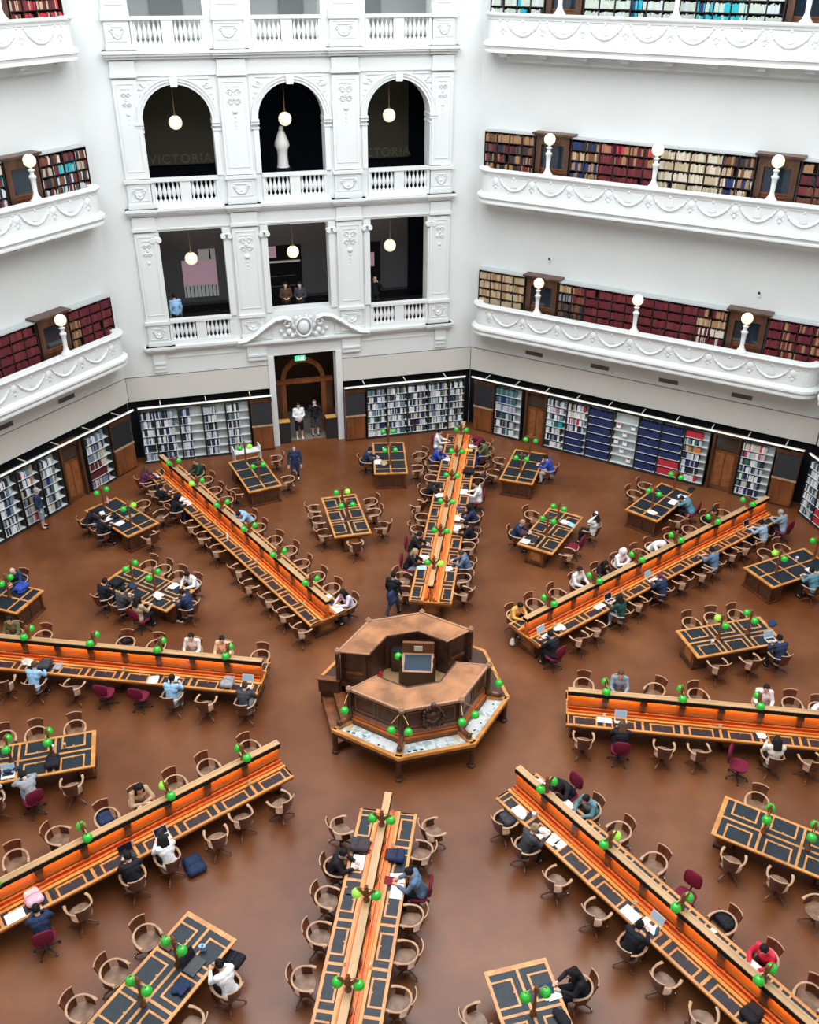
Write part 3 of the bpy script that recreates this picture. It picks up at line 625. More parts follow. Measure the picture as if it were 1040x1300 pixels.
# globe pendants
m = MB(); m.ball((0, 0, 0), .25, GLOBE, 18, 12); gl = m.mesh('globe', True); m = MB(); m.lathe([(.252, -.006), (.256, 0), (.252, .006)], BRASS, n=18); bd = m.mesh('band', True); m = MB(); m.lathe([(.05, .22), (.07, .25), (.03, .32), (.012, .34), (.012, 1.55)], BRASS, n=8); rd = m.mesh('rod', True)
for lv, (z, nm) in enumerate(((8.2, 'lower'), (13.28, 'arched'))):
    for k, u in enumerate((-4.2, -.1, 4.0)):
        inst([('globe', gl, None, [('band', bd, None, [])]), ('rod', rd, None, [])], root('pendant_lamp', M @ Matrix.Translation((u, 1.05, z)), 'round white globe pendant in the %s %s opening' % (('left', 'centre', 'right')[k], nm), 'pendant lamp', 'globe pendants'))
# statue in the middle arch
r = root('statue', M @ Matrix.Translation((-.22, 1.5, 10.55)), 'pale draped stone figure standing in the centre arch', 'statue')
m = MB(); m.box(-.3, .3, -.3, .3, 0, .9, BK); link('plinth', m.mesh('plinth'), r)
m = MB(); m.lathe([(.25, .9), (.22, 1.0), (.20, 1.35), (.22, 1.55), (.30, 1.7), (.27, 1.85), (.17, 2.1), (.12, 2.22), (.06, 2.3), (.02, 2.33)], STONE, n=12); m.ball((0, -.03, 2.33), .10, STONE, 10, 8); link('figure', m.mesh('figure', True), r)
# vestibule behind the doorway
TL = mat('grey stone tile', (.2, .17, .15), .4, .4, noise=.2, nscale=4); VW = mat('dim vestibule wall', (.05, .03, .022), .7, .2)
room('vestibule', 0.005, 4.4, VW, TL, VW, 2.8, -1.9, 1.9, .6, M, -.3)
m = MB(); P0, P1 = arch_pts(0, 2.62, .78), arch_pts(0, 2.62, .98)
for k in range(16):
    (a, b), (c, d), (e, f), (g, h) = P0[k], P0[k + 1], P1[k + 1], P1[k]; m.add([(a, .95, b), (c, .95, d), (e, .95, f), (g, .95, h), (a, 1.1, b), (c, 1.1, d), (e, 1.1, f), (g, 1.1, h)], [(0, 1, 2, 3), (0, 4, 5, 1), (3, 2, 6, 7)], MWOOD)
m.box(-.98, -.78, .95, 1.1, 0, 2.45, MWOOD); m.box(.78, .98, .95, 1.1, 0, 2.45, MWOOD); m.box(-1.3, 1.3, .9, 1.15, 2.45, 2.60, MWOOD); m.box(-1.3, -.98, .95, 1.1, 0, 2.45, DWOOD); m.box(.98, 1.3, .95, 1.1, 0, 2.45, DWOOD)
tag(link('door_20', m.mesh('door_20'), None, M), kind='structure')
r = root('exit_sign', M @ Matrix.Translation((-.2, .10, 3.84)), 'green lit exit sign hanging at the top of the doorway', 'exit sign')
m = MB(); m.box(-.22, .22, -.04, .04, 0, .2, mat('exit sign green', (.05, .75, .3), .5, .2, emit=1.3)); link('sign_box', m.mesh('sign_box'), r)
m = MB(); wm = mat('exit white', (1, 1, 1), .5, .2, emit=1.2); m.box(.05, .15, -.045, -.04, .03, .17, wm); m.ball((-.07, -.045, .15), .02, wm, 6, 4); m.prism([(-.12, .03), (-.06, .08), (-.02, .03), (.0, .04), (-.03, .12), (-.09, .13)], -.045, -.04, wm, 'y'); link('pictogram', m.mesh('pictogram'), r)
m = MB(); m.box(-.01, .01, -.01, .01, .2, .36, BLACKM); link('hanger', m.mesh('hanger'), r)
for px, py, w in ((362, 560, 'left'), (421, 553, 'right')):
    r = root('litter_bin', M @ Matrix.Translation((-1.04 if w == 'left' else 1.04, .32, 0.006)), 'black bin with an orange wooden lid on the %s of the doorway' % w, 'bin', 'doorway bins')
    m = MB(); m.box(-.24, .24, -.24, .24, 0, .95, BLACKM); link('body', m.mesh('body'), r)
    m = MB(); m.box(-.26, .26, -.26, .26, .95, 1.0, BLACKM); m.box(-.24, .24, -.24, .1, 1.0, 1.03, mat('orange lid', (.6, .3, .08), .5)); link('lid', m.mesh('lid'), r)
# ------------------------------------------------------------------ long desks   local x = radial, y = across (+ = counter clockwise side)
NB = 12; BW = 1.03; R0 = 4.32; WD = .70; HT = .74
def shade_tpl():
    g = MB(); g.lathe([(.02, .115), (.05, .11), (.085, .085), (.108, .04), (.115, -.005), (.112, -.03), (.095, -.05)], GREEN, n=12); a = g.mesh('lamp_shade', True)
    g = MB(); g.lathe([(.02, .115), (.05, .11), (.085, .085), (.108, .04), (.115, -.005), (.112, -.03), (.095, -.05)], GREENY, n=12); b = g.mesh('lamp_shade', True)
    g = MB(); g.lathe([(.022, .11), (.03, .13), (.012, .16), (.012, .2)], BRASS, n=6); c = g.mesh('cap', True)
    return a, b, c
SHA, SHB, SHC = shade_tpl()
def post_meshes(h, cross):
    m = MB(); m.lathe([(.075, 0), (.075, .05), (.04, .09), (.032, .2), (.045, .3), (.035, .4), (.03, h - .22), (.055, h - .2), (.055, h - .12), (.03, h - .08), (.045, h - .04), (.01, h)], MWOOD, n=8)
    m.box(-.05, .05, -.02, .02, .05, .12, MWOOD)
    if cross:
        for s in (-1, 1): m.prism([(0, h - .30), (s * .15, h - .13), (s * .2, h - .13), (s * .06, h - .34), (0, h - .42)], -.02, .02, MWOOD, 'y' if False else 'x')
    p = m.mesh('lamp_post', True)
    m = MB()
    for s in (-1, 1): m.tube([(0, 0, h - .16), (0, s * .14, h - .10), (0, s * .21, h - .13), (0, s * .21, h - .17)], .012, BRASS, 6)
    return p, m.mesh('lamp_arm', True)
PLONG = post_meshes(.50, True); PSHORT = post_meshes(.93, False)
def lamp_post(parent, x, z, pm, h, yellow):
    o = link('lamp_post', pm[0], parent, Matrix.Translation((x, 0, z))); link('lamp_arm', pm[1], o)
    for s in (-1, 1):
        link('lamp_shade', SHB if yellow == s else SHA, o, Matrix.Translation((0, s * .21, h - .30)))
LEDG = mat('red oak ledge', (.42, .075, .016), .35, .5, noise=.15, nscale=5, stretch=(.2, 1, 1))
def long_desk_meshes():
    L = NB * BW; x0, x1 = 0, L; T = {}
    m = MB(); m.box(x0, x1, -WD, WD, HT - .05, HT - .012, OWOOD)
    for s in (-1, 1):
        def bx(a, b, c, d, z0, z1, mt): y0, y1 = sorted((s * c, s * d)); m.box(a, b, y0, y1, z0, z1, mt)
        bx(x0, x1, WD - .07, WD, HT - .012, HT, OWOOD); bx(x0, x1, .22, .30, HT - .012, HT + .03, OWOOD)
        for k in range(NB + 1): c = k * BW; bx(max(0, c - .035), min(L, c + .035), .30, WD - .07, HT - .012, HT, OWOOD)
        bx(x0, x0 + .07, .3, WD - .07, HT - .012, HT, OWOOD); bx(x1 - .07, x1, .3, WD - .07, HT - .012, HT, OWOOD)
    m.box(x0 + .0, x1, -WD + .04, WD - .04, HT - .13, HT - .05, MWOOD); T['tabletop'] = m.mesh('tabletop')
    m = MB(); m.box(.26, .765, .0, .32, 0, .001, LEATH)
    m = MB()          # one writing place: leather with a framed slope and small brass pull
    m.box(.035, BW - .035, .30, WD - .07, HT - .012, HT - .004, LEATH); T['leather'] = m.mesh('leather_inlay')
    m = MB(); z0, z1 = HT - .004, HT + .006
    m.box(.19, .235, .335, WD - .07, z0, z1, OWOOD); m.box(BW - .235, BW - .19, .335, WD - .07, z0, z1, OWOOD); m.box(.235, BW - .235, .335, .38, z0, z1, OWOOD)
    m.box(BW / 2 - .02, BW / 2 + .02, .38, .41, z0, z1 + .008, LWOOD); T['slope'] = m.mesh('slope_frame')
    m = MB()          # centre ledges
    for s in (-1, 1):
        for a, b, z0, z1, mt in ((.13, .22, HT, HT + .05, OWOOD2), (.19, .22, HT + .05, HT + .08, OWOOD2), (.085, .13, HT, HT + .13, OWOOD2)):
            y0, y1 = sorted((s * a, s * b)); m.box(.05, L - .05, y0, y1, z0, z1, LEDG if a != .19 else mt)
    T['ledge'] = m.mesh('pen_ledge')
    m = MB(); m.box(.03, L - .03, -.035, .035, HT, 1.31, OWOOD2)
    for s in (-1, 1):
        for k in range(NB):
            a, b = k * BW + .12, (k + 1) * BW - .12; y0, y1 = sorted((s * .035, s * .045)); m.box(a, b, y0, y1, HT + .17, 1.22, OWOOD2)
            m.box(a + .03, b - .03, y0, y1 + .0, HT + .14, HT + .16, LWOOD)
    T['screen'] = m.mesh('screen')
    m = MB(); m.box(-.07, .07, .035, .085, HT + .05, 1.25, MWOOD); m.box(-.085, .085, .035, .10, 1.12, 1.25, DWOOD); m.box(-.065, .065, .035, .105, HT + .13, HT + .2, DWOOD); T['pilaster'] = m.mesh('pilaster')
    m = MB(); m.box(0, L, -.088, .088, 1.375, 1.39, LWOOD); m.box(.0, L, -.088, -.03, 1.39, 1.397, LWOOD); m.box(.0, L, .03, .088, 1.39, 1.397, LWOOD); T['cap'] = m.mesh('cap')
    m = MB(); m.box(.0, L, -.094, .094, 1.285, 1.375, DARK); m.box(0, L, -.094, -.088, 1.25, 1.285, DARK); m.box(0, L, .088, .094, 1.25, 1.285, DARK); T['housing'] = m.mesh('light_housing')
    m = MB(); m.box(.06, L - .06, .068, .084, 1.275, 1.284, STRIP); T['strip'] = m.mesh('light_strip')
    m = MB(); m.box(.18, .26, -.30, .30, .10, HT - .13, OWOOD if 0 else MWOOD); m.box(.14, .30, -.42, .42, 0, .10, DWOOD); m.box(.12, .3, -.46, .46, .58, .62, MWOOD); m.box(.165, .18, -.2, .2, .18, .52, mat('pedestal panel wood', (.32, .12, .035), .35, .5, noise=.25, nscale=4)); m.prism([(-.3, .1), (.3, .1), (.36, .62), (-.36, .62)], .26, .5, MWOOD, 'x'); T['pedestal'] = m.mesh('pedestal')
    return T
LD = long_desk_meshes(); FLIP = Matrix.Scale(-1, 4, (0, 1, 0))
DESK = {'N': (90, 'upper-centre long desk'), 'NW': (135, 'upper-left long desk'), 'W': (180, 'middle-left long desk'), 'SW': (225, 'lower-left long desk'), 'S': (270, 'bottom-centre long desk'), 'SE': (315, 'lower-right long desk'), 'E': (0, 'middle-right long desk'), 'NE': (45, 'upper-right long desk')}
DL = {'N': 'running back from dais to the corner right of the doorway', 'NW': 'with glowing orange screen, running up-left to the back left corner', 'W': 'cut off by the left edge, level with the dais', 'SW': 'cut off by the left edge, below the dais', 'S': 'running down from the dais to the bottom edge', 'SE': 'running down-right from the dais to the bottom right corner', 'E': 'cut off by the right edge, level with the dais', 'NE': 'with glowing orange screen, running up-right to the far right corner'}
def Rm(y): return Matrix.Scale(-1, 4, (0, 1, 0)) if y < 0 else Matrix.Identity(4)
for k, (a, nm) in DESK.items():
    Mr = Matrix.Rotation(rad(a), 4, 'Z') @ Matrix.Translation((R0, 0, 0))
    r = root('long_reading_desk', Mr, 'long oak reading desk ' + DL[k], 'desk', 'long radial reading desks')
    top = link('tabletop', LD['tabletop'], r); sc = link('screen', LD['screen'], r); link('cap', LD['cap'], sc); link('pen_ledge', LD['ledge'], r); h = link('light_housing', LD['housing'], sc)
    h['label'] = 'black light housing under the cap'
    link('light_strip', LD['strip'], h); link('light_strip', LD['strip'], h, FLIP)
    for s in (1, -1):
        F = FLIP if s < 0 else Matrix.Identity(4)
        for b in range(NB):
            T = Matrix.Translation((b * BW, 0, 0)) @ F
            link('leather_inlay', LD['leather'], top, T); link('slope_frame', LD['slope'], top, T)
        for b in range(NB + 1):
            if 0 < b < NB: link('pilaster', LD['pilaster'], sc, Matrix.Translation((b * BW, 0, 0)) @ F)
    for b in (0, 4, 8): link('pedestal', LD['pedestal'], r, Matrix.Translation((b * BW, 0, 0)))
    link('pedestal', LD['pedestal'], r, Matrix.Translation((NB * BW, 0, 0)) @ Matrix.Rotation(pi, 4, 'Z'))
    for j in range(6):
        lamp_post(r, 1.0 + 2.02 * j, 1.39, PLONG, .50, {('NW', 0): 0, ('SW', 1): -1, ('SE', 1): 1, ('S', 1): -1, ('NW', 4): 1, ('N', 0): -1}.get((k, j), 0))
# ------------------------------------------------------------------ small tables
def table_meshes(Lh, inner):
    T = {}; W = .68
    m = MB(); m.box(-Lh, Lh, -W, W, HT - .04, HT - .012, OWOOD)
    m.box(-Lh, Lh, -W, -W + .07, HT - .012, HT, OWOOD); m.box(-Lh, Lh, W - .07, W, HT - .012, HT, OWOOD); m.box(-Lh, -Lh + .11, -W + .07, W - .07, HT - .012, HT, OWOOD); m.box(Lh - .11, Lh, -W + .07, W - .07, HT - .012, HT, OWOOD)
    m.box(-Lh + .11, Lh - .11, -.03, .03, HT - .012, HT, OWOOD)
    cuts = [-Lh + .11 + (2 * Lh - .22) * k / 3 for k in range(1, 3)] if inner else [-Lh + .42, -.25, Lh - .9]
    for c in cuts: m.box(c - .03, c + .03, -W + .07, W - .07, HT - .012, HT + .001, OWOOD)
    m.box(-Lh + .05, Lh - .05, -W + .05, W - .05, HT - .12, HT - .04, MWOOD); T['tabletop'] = m.mesh('tabletop')
    m = MB(); m.box(-Lh + .11, Lh - .11, .03, W - .07, HT - .012, HT - .004, LEATH); T['leather'] = m.mesh('leather_inlay')
    if inner:
        m = MB(); b = (2 * Lh - .22) / 3; z0, z1 = HT - .004, HT + .006
        m.box(-b / 2 + .15, -b / 2 + .195, .16, W - .07, z0, z1, OWOOD); m.box(b / 2 - .195, b / 2 - .15, .16, W - .07, z0, z1, OWOOD); m.box(-b / 2 + .195, b / 2 - .195, .16, .205, z0, z1, OWOOD); m.box(-.02, .02, .205, .23, z0, z1 + .008, LWOOD); T['slope'] = m.mesh('slope_frame')
        m = MB(); m.box(-Lh + .14, -Lh + .5, -.30, .30, .1, HT - .12, MWOOD); m.box(-Lh + .08, -Lh + .56, -.37, .37, 0, .1, DWOOD); m.box(-Lh + .12, -Lh + .14, -.2, .2, .18, .52, MATS['pedestal panel wood']); m.box(-Lh + .08, -Lh + .56, -.36, .36, HT - .17, HT - .12, MWOOD); T['base'] = m.mesh('pedestal')
    else:
        m = MB(); m.box(-Lh + .1, -Lh + .6, -W + .1, W - .1, .06, HT - .12, DWOOD); m.box(-Lh + .05, -Lh + .65, -W + .05, W - .05, 0, .07, CWOOD)
        for y in (-W + .1, -.03, W - .16): m.box(-Lh + .07, -Lh + .1, y, y + .06, .07, HT - .12, CWOOD)
        m.box(-Lh + .07, -Lh + .1, -W + .1, W - .1, HT - .18, HT - .12, CWOOD); T['base'] = m.mesh('pedestal')
    return T
TI, TO = table_meshes(1.475, True), table_meshes(1.41, False)
TAB = {'T1': (123.8, 14.4, 'table beside the white cart', 'in front of the half empty shelves, beside the white book cart'), 'T2': (112, 10.05, 'table between upper-left and upper-centre desks', 'with framed slopes between the upper-left and upper-centre long desks'),
       'T3': (101.4, 14.4, 'table facing the doorway', 'seen end-on in front of the bookcases right of the doorway'), 'T4': (79.2, 14.4, 'blue-topped reader\'s table', 'by the right wall door where a reader in blue sits'), 'T5': (67.6, 10.08, 'table with teal folder', 'between upper-centre and upper-right long desks, with a teal folder on it'),
       'T6': (56.5, 14.4, 'table near the red shelves', 'behind the upper-right long desk, near the navy bookcases'), 'T7': (146.2, 14.4, 'paper-strewn table', 'left of the upper-left long desk, strewn with white papers'), 'T8': (157.8, 10.1, 'crowded group table', 'crowded with a group of students above the middle-left long desk'),
       'T9': (168.8, 14.4, 'bald reader\'s table', 'cut off by the left edge where a bald reader sits'), 'T10': (34, 14.4, 'table at the right edge', 'cut off by the right edge, right of the upper-right long desk'), 'T11': (22.5, 10.1, 'table with white laptop', 'above the middle-right long desk, white laptop at its far end'),
       'T12': (202.5, 10.1, 'backpack table at left', 'cut off by the left edge, with a black backpack on it'), 'T13': (-22.5, 10.1, 'empty table at right', 'cut off by right edge, below middle-right long desk, nearly bare'), 'T14': (-68, 10.05, 'bottom-edge table', 'cut off by the bottom edge, with an open magazine'), 'T15': (-112.5, 10.05, 'big laptop table', 'at the bottom left, with a big open black laptop')}
for k, (a, rr, nm, lb) in TAB.items():
    inner = rr < 12; T = TI if inner else TO; Mr = Matrix.Rotation(rad(a), 4, 'Z') @ Matrix.Translation((rr, 0, 0))
    r = root('reading_table', Mr, 'oak reading table ' + lb, 'table', 'small oak reading tables')
    top = link('tabletop', T['tabletop'], r)
    for s in (1, -1):
        F = FLIP if s < 0 else Matrix.Identity(4); link('leather_inlay', T['leather'], top, F)
        if inner:
            for c in (-1, 0, 1): link('slope_frame', T['slope'], top, Matrix.Translation((c * .91, 0, 0)) @ F)
    link('pedestal', T['base'], r); link('pedestal', T['base'], r, Matrix.Rotation(pi, 4, 'Z'))
    for j, x in enumerate((-.40, .60) if inner else (-.6, 1.15)):
        lamp_post(r, x, HT, PSHORT, .93, {('T2', 1): -1, ('T11', 0): 1, ('T10', 0): 1, ('T7', 0): -1, ('T1', 1): -1}.get((k, j), 0))
# ------------------------------------------------------------------ chairs   local +y faces the desk
def wood_chair():
    P = []
    m = MB(); n = 14; ring = []
    for k in range(n): a = 2 * pi * k / n; ring.append((.245 * abs(cos(a)) ** .8 * (1 if cos(a) > 0 else -1), .235 * abs(sin(a)) ** .8 * (1 if sin(a) > 0 else -1)))
    vs = [(x * .93, y * .93, .415) for x, y in ring] + [(x, y, .43) for x, y in ring] + [(x, y, .45) for x, y in ring] + [(x * .8, y * .8 , .452) for x, y in ring] + [(x * .4, y * .4 - .02, .438) for x, y in ring] + [(0, -.02, .436)]
    fs = [tuple(range(n))[::-1]] + [(j * n + i, j * n + (i + 1) % n, (j + 1) * n + (i + 1) % n, (j + 1) * n + i) for j in range(4) for i in range(n)] + [(4 * n + i, 4 * n + (i + 1) % n, 5 * n) for i in range(n)]
    m.add(vs, fs, CSEAT); P.append(('seat', m.mesh('seat', True), None, []))
    m = MB(); pts = [(-.25, .23, .655), (-.275, .12, .665)] + [(.275 * cos(a), .02 + .275 * sin(a), .67 + .03 * max(0, -sin(a))) for a in [rad(180 + 180 * k / 10) for k in range(11)]] + [(.275, .12, .665), (.25, .23, .655)]
    m.tube(pts, [.03, .026] + [.021] * 11 + [.026, .03], CLIGHT, 8, (1.2, .62)); P.append(('arm_rail', m.mesh('arm_rail', True), None, [], None, 'pale worn arm rail'))
    m = MB(); k = 7; vs = []
    for z, rr in ((.46, .235), (.60, .275), (.72, .30), (.90, .345)):
        for i in range(k): a = rad(270 - 33 + 66 * i / (k - 1)); vs.append((rr * cos(a), .02 + rr * sin(a) * 1.05, z)); vs.append(((rr + .025) * cos(a), .02 + (rr + .025) * sin(a) * 1.05, z))
    fs = []
    for j in range(3):
        for i in range(k - 1):
            for d in (0, 1): fs.append((j * 2 * k + 2 * i + d, j * 2 * k + 2 * i + 2 + d, (j + 1) * 2 * k + 2 * i + 2 + d, (j + 1) * 2 * k + 2 * i + d))
    for i in range(k - 1): fs.append((6 * k + 2 * i, 6 * k + 2 * i + 1, 6 * k + 2 * i + 3, 6 * k + 2 * i + 2)); fs.append((2 * i, 2 * i + 1, 2 * i + 3, 2 * i + 2))
    for j in range(3): fs.append((j * 2 * k, j * 2 * k + 1, (j + 1) * 2 * k + 1, (j + 1) * 2 * k)); b = 2 * k - 2; fs.append((j * 2 * k + b, j * 2 * k + b + 1, (j + 1) * 2 * k + b + 1, (j + 1) * 2 * k + b))
    m.add(vs, fs, CWOOD); back = m.mesh('backrest')
    m = MB(); m.tube([(.357 * cos(a), .02 + .375 * sin(a), .905) for a in [rad(270 - 34 + 68 * i / 6) for i in range(7)]], .015, CLIGHT, 6); P.append(('backrest', back, None, [('crest_rail', m.mesh('crest_rail', True), None, [], None, 'pale worn crest rail')]))
    m = MB(); m.prism([(-.06, .44), (.15, .44), (.13, .60), (.19, .655), (-.08, .655)], .245, .27, CWOOD, 'x'); s = m.mesh('arm_support')
    P.append(('arm_support', s, None, [])); P.append(('arm_support', s, Matrix.Scale(-1, 4, (1, 0, 0)), []))
    m = MB(); m.lathe([(.10, .415), (.10, .39), (.03, .37), (.03, .22), (.06, .20), (.06, .12), (.02, .11)], BLACKM, n=8); P.append(('pedestal', m.mesh('pedestal', True), None, []))
    m = MB(); m.tube([(.03, 0, .165), (.16, 0, .14), (.29, 0, .075)], [.028, .024, .02], CWOOD, 6); lg = m.mesh('leg', True)
    m = MB(); m.tube([(.30, 0, .07), (.31, 0, .03)], [.018, .026], CHROME, 6); cs = m.mesh('caster', True)
    for q in range(4): P.append(('leg', lg, Matrix.Rotation(pi / 4 + q * pi / 2 + .2, 4, 'Z'), [('caster', cs, None, [])]))
    return P
def task_chair():
    P = []
    m = MB(); n = 14; ring = [(.24 * abs(cos(a)) ** .6 * (1 if cos(a) > 0 else -1), .23 * abs(sin(a)) ** .6 * (1 if sin(a) > 0 else -1)) for a in [2 * pi * k / n for k in range(n)]]
    def pad(m, z0, z1, tr):
        vs = []; prof = ((.9, z0), (1, z0 + (z1 - z0) * .3), (1, z0 + (z1 - z0) * .7), (.85, z1))
        for s, z in prof: vs += [tr(x * s, y * s, z) for x, y in ring]
        fs = [tuple(range(n))[::-1], tuple(range(3 * n, 4 * n))] + [(j * n + i, j * n + (i + 1) % n, (j + 1) * n + (i + 1) % n, (j + 1) * n + i) for j in range(3) for i in range(n)]; m.add(vs, fs, MAROON)
    pad(m, .42, .50, lambda x, y, z: (x, y, z)); P.append(('seat', m.mesh('seat', True), None, []))
    m = MB(); pad(m, 0, .07, lambda x, y, z: (x * .92, -.25 - z - .06 * (y + .1) + .25 * x * x, .78 + y * .95)); P.append(('backrest', m.mesh('backrest', True), None, []))
    m = MB(); m.tube([(0, -.10, .41), (0, -.28, .42), (0, -.32, .65)], .02, BLACKM, 6); P.append(('back_support', m.mesh('back_support'), None, []))
    m = MB(); m.lathe([(.09, .42), (.09, .40), (.025, .38), (.025, .14), (.045, .12), (.045, .08)], BLACKM, n=8); P.append(('pedestal', m.mesh('pedestal', True), None, []))
    m = MB(); m.tube([(.03, 0, .11), (.27, 0, .08)], [.024, .016], BLACKM, 6); lg = m.mesh('leg', True); m = MB(); m.tube([(.28, -.018, .028), (.28, .018, .028)], .028, BLACKM, 8); cs = m.mesh('caster')
    for q in range(5): P.append(('leg', lg, Matrix.Rotation(q * 2 * pi / 5 + .3, 4, 'Z'), [('caster', cs, None, [])]))
    return P
WC, TC = wood_chair(), task_chair()
# ------------------------------------------------------------------ octagonal control desk in the middle
def vt(k, r): return Vector((r * cos(rad(45 * k)), r * sin(rad(45 * k))))
def seg(m, k, ri, ro, z0, z1, mt, g=0):
    a, b, c, d = vt(k, ri), vt(k + 1, ri), vt(k + 1, ro), vt(k, ro); m.prism([tuple(a), tuple(b), tuple(c), tuple(d)], z0, z1, mt)
D = root('control_desk', Matrix.Identity(4), 'octagonal raised wooden control desk in the middle of the room', 'control desk')
TOPW = mat('scuffed counter wood', (.34, .145, .062), .25, .6, noise=.35, nscale=1.6, stretch=(1, 1, 1)); DW2 = mat('dark carved oak', (.055, .022, .012), .35, .5, noise=.3, nscale=5)
EDGE = mat('counter edge wood', (.36, .19, .11), .35, .5, noise=.15, nscale=5)
m = MB(); m.prism(octa(1.95), 0, .72, DW2); m.prism(octa(1.9), .72, .74, mat('dais floor lino', (.42, .25, .12), .5, .4, noise=.2, nscale=2)); link('platform', m.mesh('platform'), D)
UP = (1, 2, 3, 5, 6, 7)                     # sides with a high counter; 0 and 4 are the gates
ZT = 1.97
for grp, nm in (((1, 2, 3), 'back'), ((5, 6, 7), 'front')):
    m = MB()
    for k in grp: seg(m, k, 1.22, 2.10, ZT - .05, ZT, TOPW)
    ct = link('counter_top', m.mesh('counter_top'), D); ct['label'] = 'scuffed brown %s counter top' % nm
    m = MB()
    for k in grp: seg(m, k, 2.06, 2.13, ZT - .06, ZT + .02, EDGE); seg(m, k, 1.19, 1.23, ZT - .06, ZT + .012, DW2)
    for s, k in ((1, grp[0]), (-1, grp[-1] + 1)):
        a, b = vt(k, 1.2), vt(k, 2.12); m.tube([(a.x, a.y, ZT), (b.x, b.y, ZT)], .025, EDGE, 6)
    link('edge_moulding', m.mesh('edge_moulding'), ct)
    m = MB()
    for k in grp:
        seg(m, k, 1.86, 2.04, .9, ZT - .05, DW2); seg(m, k, 1.26, 1.32, .72, ZT - .05, DW2); seg(m, k, 1.32, 1.86, .72, 1.0, DW2)
        a, b = vt(k, 2.05), vt(k + 1, 2.05)
        for t0, t1 in ((.08, .46), (.54, .92)):
            p, q = a.lerp(b, t0), a.lerp(b, t1)
            for z in (1.30, 1.78): m.tube([(p.x, p.y, z), (q.x, q.y, z)], .018, MWOOD, 5)
            m.tube([(p.x, p.y, 1.30), (p.x, p.y, 1.78)], .018, MWOOD, 5); m.tube([(q.x, q.y, 1.30), (q.x, q.y, 1.78)], .018, MWOOD, 5)
    for k in (grp[0], grp[-1] + 1):          # end panels by the gates
        a, b = vt(k, 1.26), vt(k, 2.04); s = 1 if k == grp[0] else -1; t = Vector((-a.y, a.x)).normalized() * s
        m.prism([tuple(a), tuple(b), tuple(b + t * .05), tuple(a + t * .05)], .72, ZT - .05, DW2)
        c, d = a.lerp(b, .2), a.lerp(b, .8); m.prism([tuple(c), tuple(d), tuple(d - t * .02), tuple(c - t * .02)], 1.2, 1.28, MWOOD)
    link('counter_wall', m.mesh('counter_wall'), D)
    for k in list(grp) + [grp[-1] + 1]:
        p = vt(k, 2.12); m = MB(); m.lathe([(.085, 0), (.085, .08), (.05, .12), (.03, .15)], EDGE, (p.x, p.y, ZT - .03), 8); m.lathe([(.07, -1.0), (.07, 0)], DW2, (p.x, p.y, ZT - .03), 8); link('newel_post', m.mesh('newel_post'), D)
# outer low ring: map cases in front, plain ledge behind
PAP = [mat('map sheet', (.66, .74, .74), .7, .2, noise=.35, nscale=9), mat('white map sheet', (.86, .88, .88), .7, .2, noise=.05), mat('buff card', (.75, .60, .38), .7, .2)]
for k in (5, 6, 7):
    a, b = vt(k, 2.72), vt(k + 1, 2.72); c, d = vt(k, 2.05), vt(k + 1, 2.05)
    cs = root('case', Matrix.Identity(4), None, None); cs.name = 'display_case'; cs.parent = D; cs['label'] = '%s glass topped map case' % ('left', 'middle', 'right')[k - 5]
    m = MB(); seg(m, k, 2.62, 2.74, .80, .90, OWOOD); seg(m, k, 2.05, 2.14, .80, .93, MWOOD)
    for q, w in ((k, 1), (k + 1, -1)):
        p0, p1 = vt(q, 2.1), vt(q, 2.66); t = Vector((-p0.y, p0.x)).normalized() * w * .09; m.prism([tuple(p0), tuple(p1), tuple(p1 + t), tuple(p0 + t)], .80, .90, OWOOD)
    seg(m, k, 2.1, 2.66, .74, .80, DW2); seg(m, k, 2.60, 2.70, .66, .8, DW2); link('case_frame', m.mesh('case_frame'), cs)
    m = MB(); seg(m, k, 2.16, 2.60, .805, .812, PAP[0]); link('lining', m.mesh('lining'), cs)
    rnd = random.Random(k); mid = (a + b) / 2; tdir = (b - a).normalized(); nd = Vector((tdir.y, -tdir.x)); nd = nd if nd.dot(mid) > 0 else -nd; half = (b - a).length / 2 - .28
    for j in range(9):
        t = -half + 2 * half * (j + .5) / 9; o = mid * (2.36 / 2.72) / 1 + tdir * t * .95 + nd * rnd.uniform(-.06, .06); w, h = rnd.uniform(.07, .14), rnd.uniform(.09, .17); an = atan2(tdir.y, tdir.x) + rnd.uniform(-.3, .3)
        m = MB(); m.M = RZ(an, o.x, o.y, .814 + .002 * (j % 4)); m.box(-w, w, -h, h, 0, .002, PAP[rnd.choice((0, 1, 1, 1, 2))])
        if rnd.random() < .4: m.box(-w * .6, w * .1, -h * .8, -h * .4, .002, .003, cmat((.03, .06, .08)))
        link('map_sheet', m.mesh('map_sheet'), cs)
    m = MB(); seg(m, k, 2.14, 2.62, .893, .897, GLASS); link('case_glass', m.mesh('case_glass'), cs)
    m = MB()
    for z0, r0 in ((.93, 2.12), (1.02, 2.07)): seg(m, k, r0 - .06, r0, z0, z0 + .03, OWOOD2)
    seg(m, k, 1.98, 2.06, .9, 1.2, mat('case back oak', (.22, .07, .025), .35, .5, noise=.2)); link('ledge', m.mesh('ledge'), cs)
m = MB()
for k in (1, 2, 3, 0): seg(m, k, 2.05, 2.64, .86, .92, DW2); seg(m, k, 2.64, 2.74, .86, .925, OWOOD); seg(m, k, 2.05, 2.66, .0, .86, DW2)
link('rear_ledge', m.mesh('rear_ledge'), D)
m = MB(); seg(m, 4, 1.95, 2.3, 0, .48, DW2); seg(m, 4, 2.3, 2.62, 0, .24, DW2)
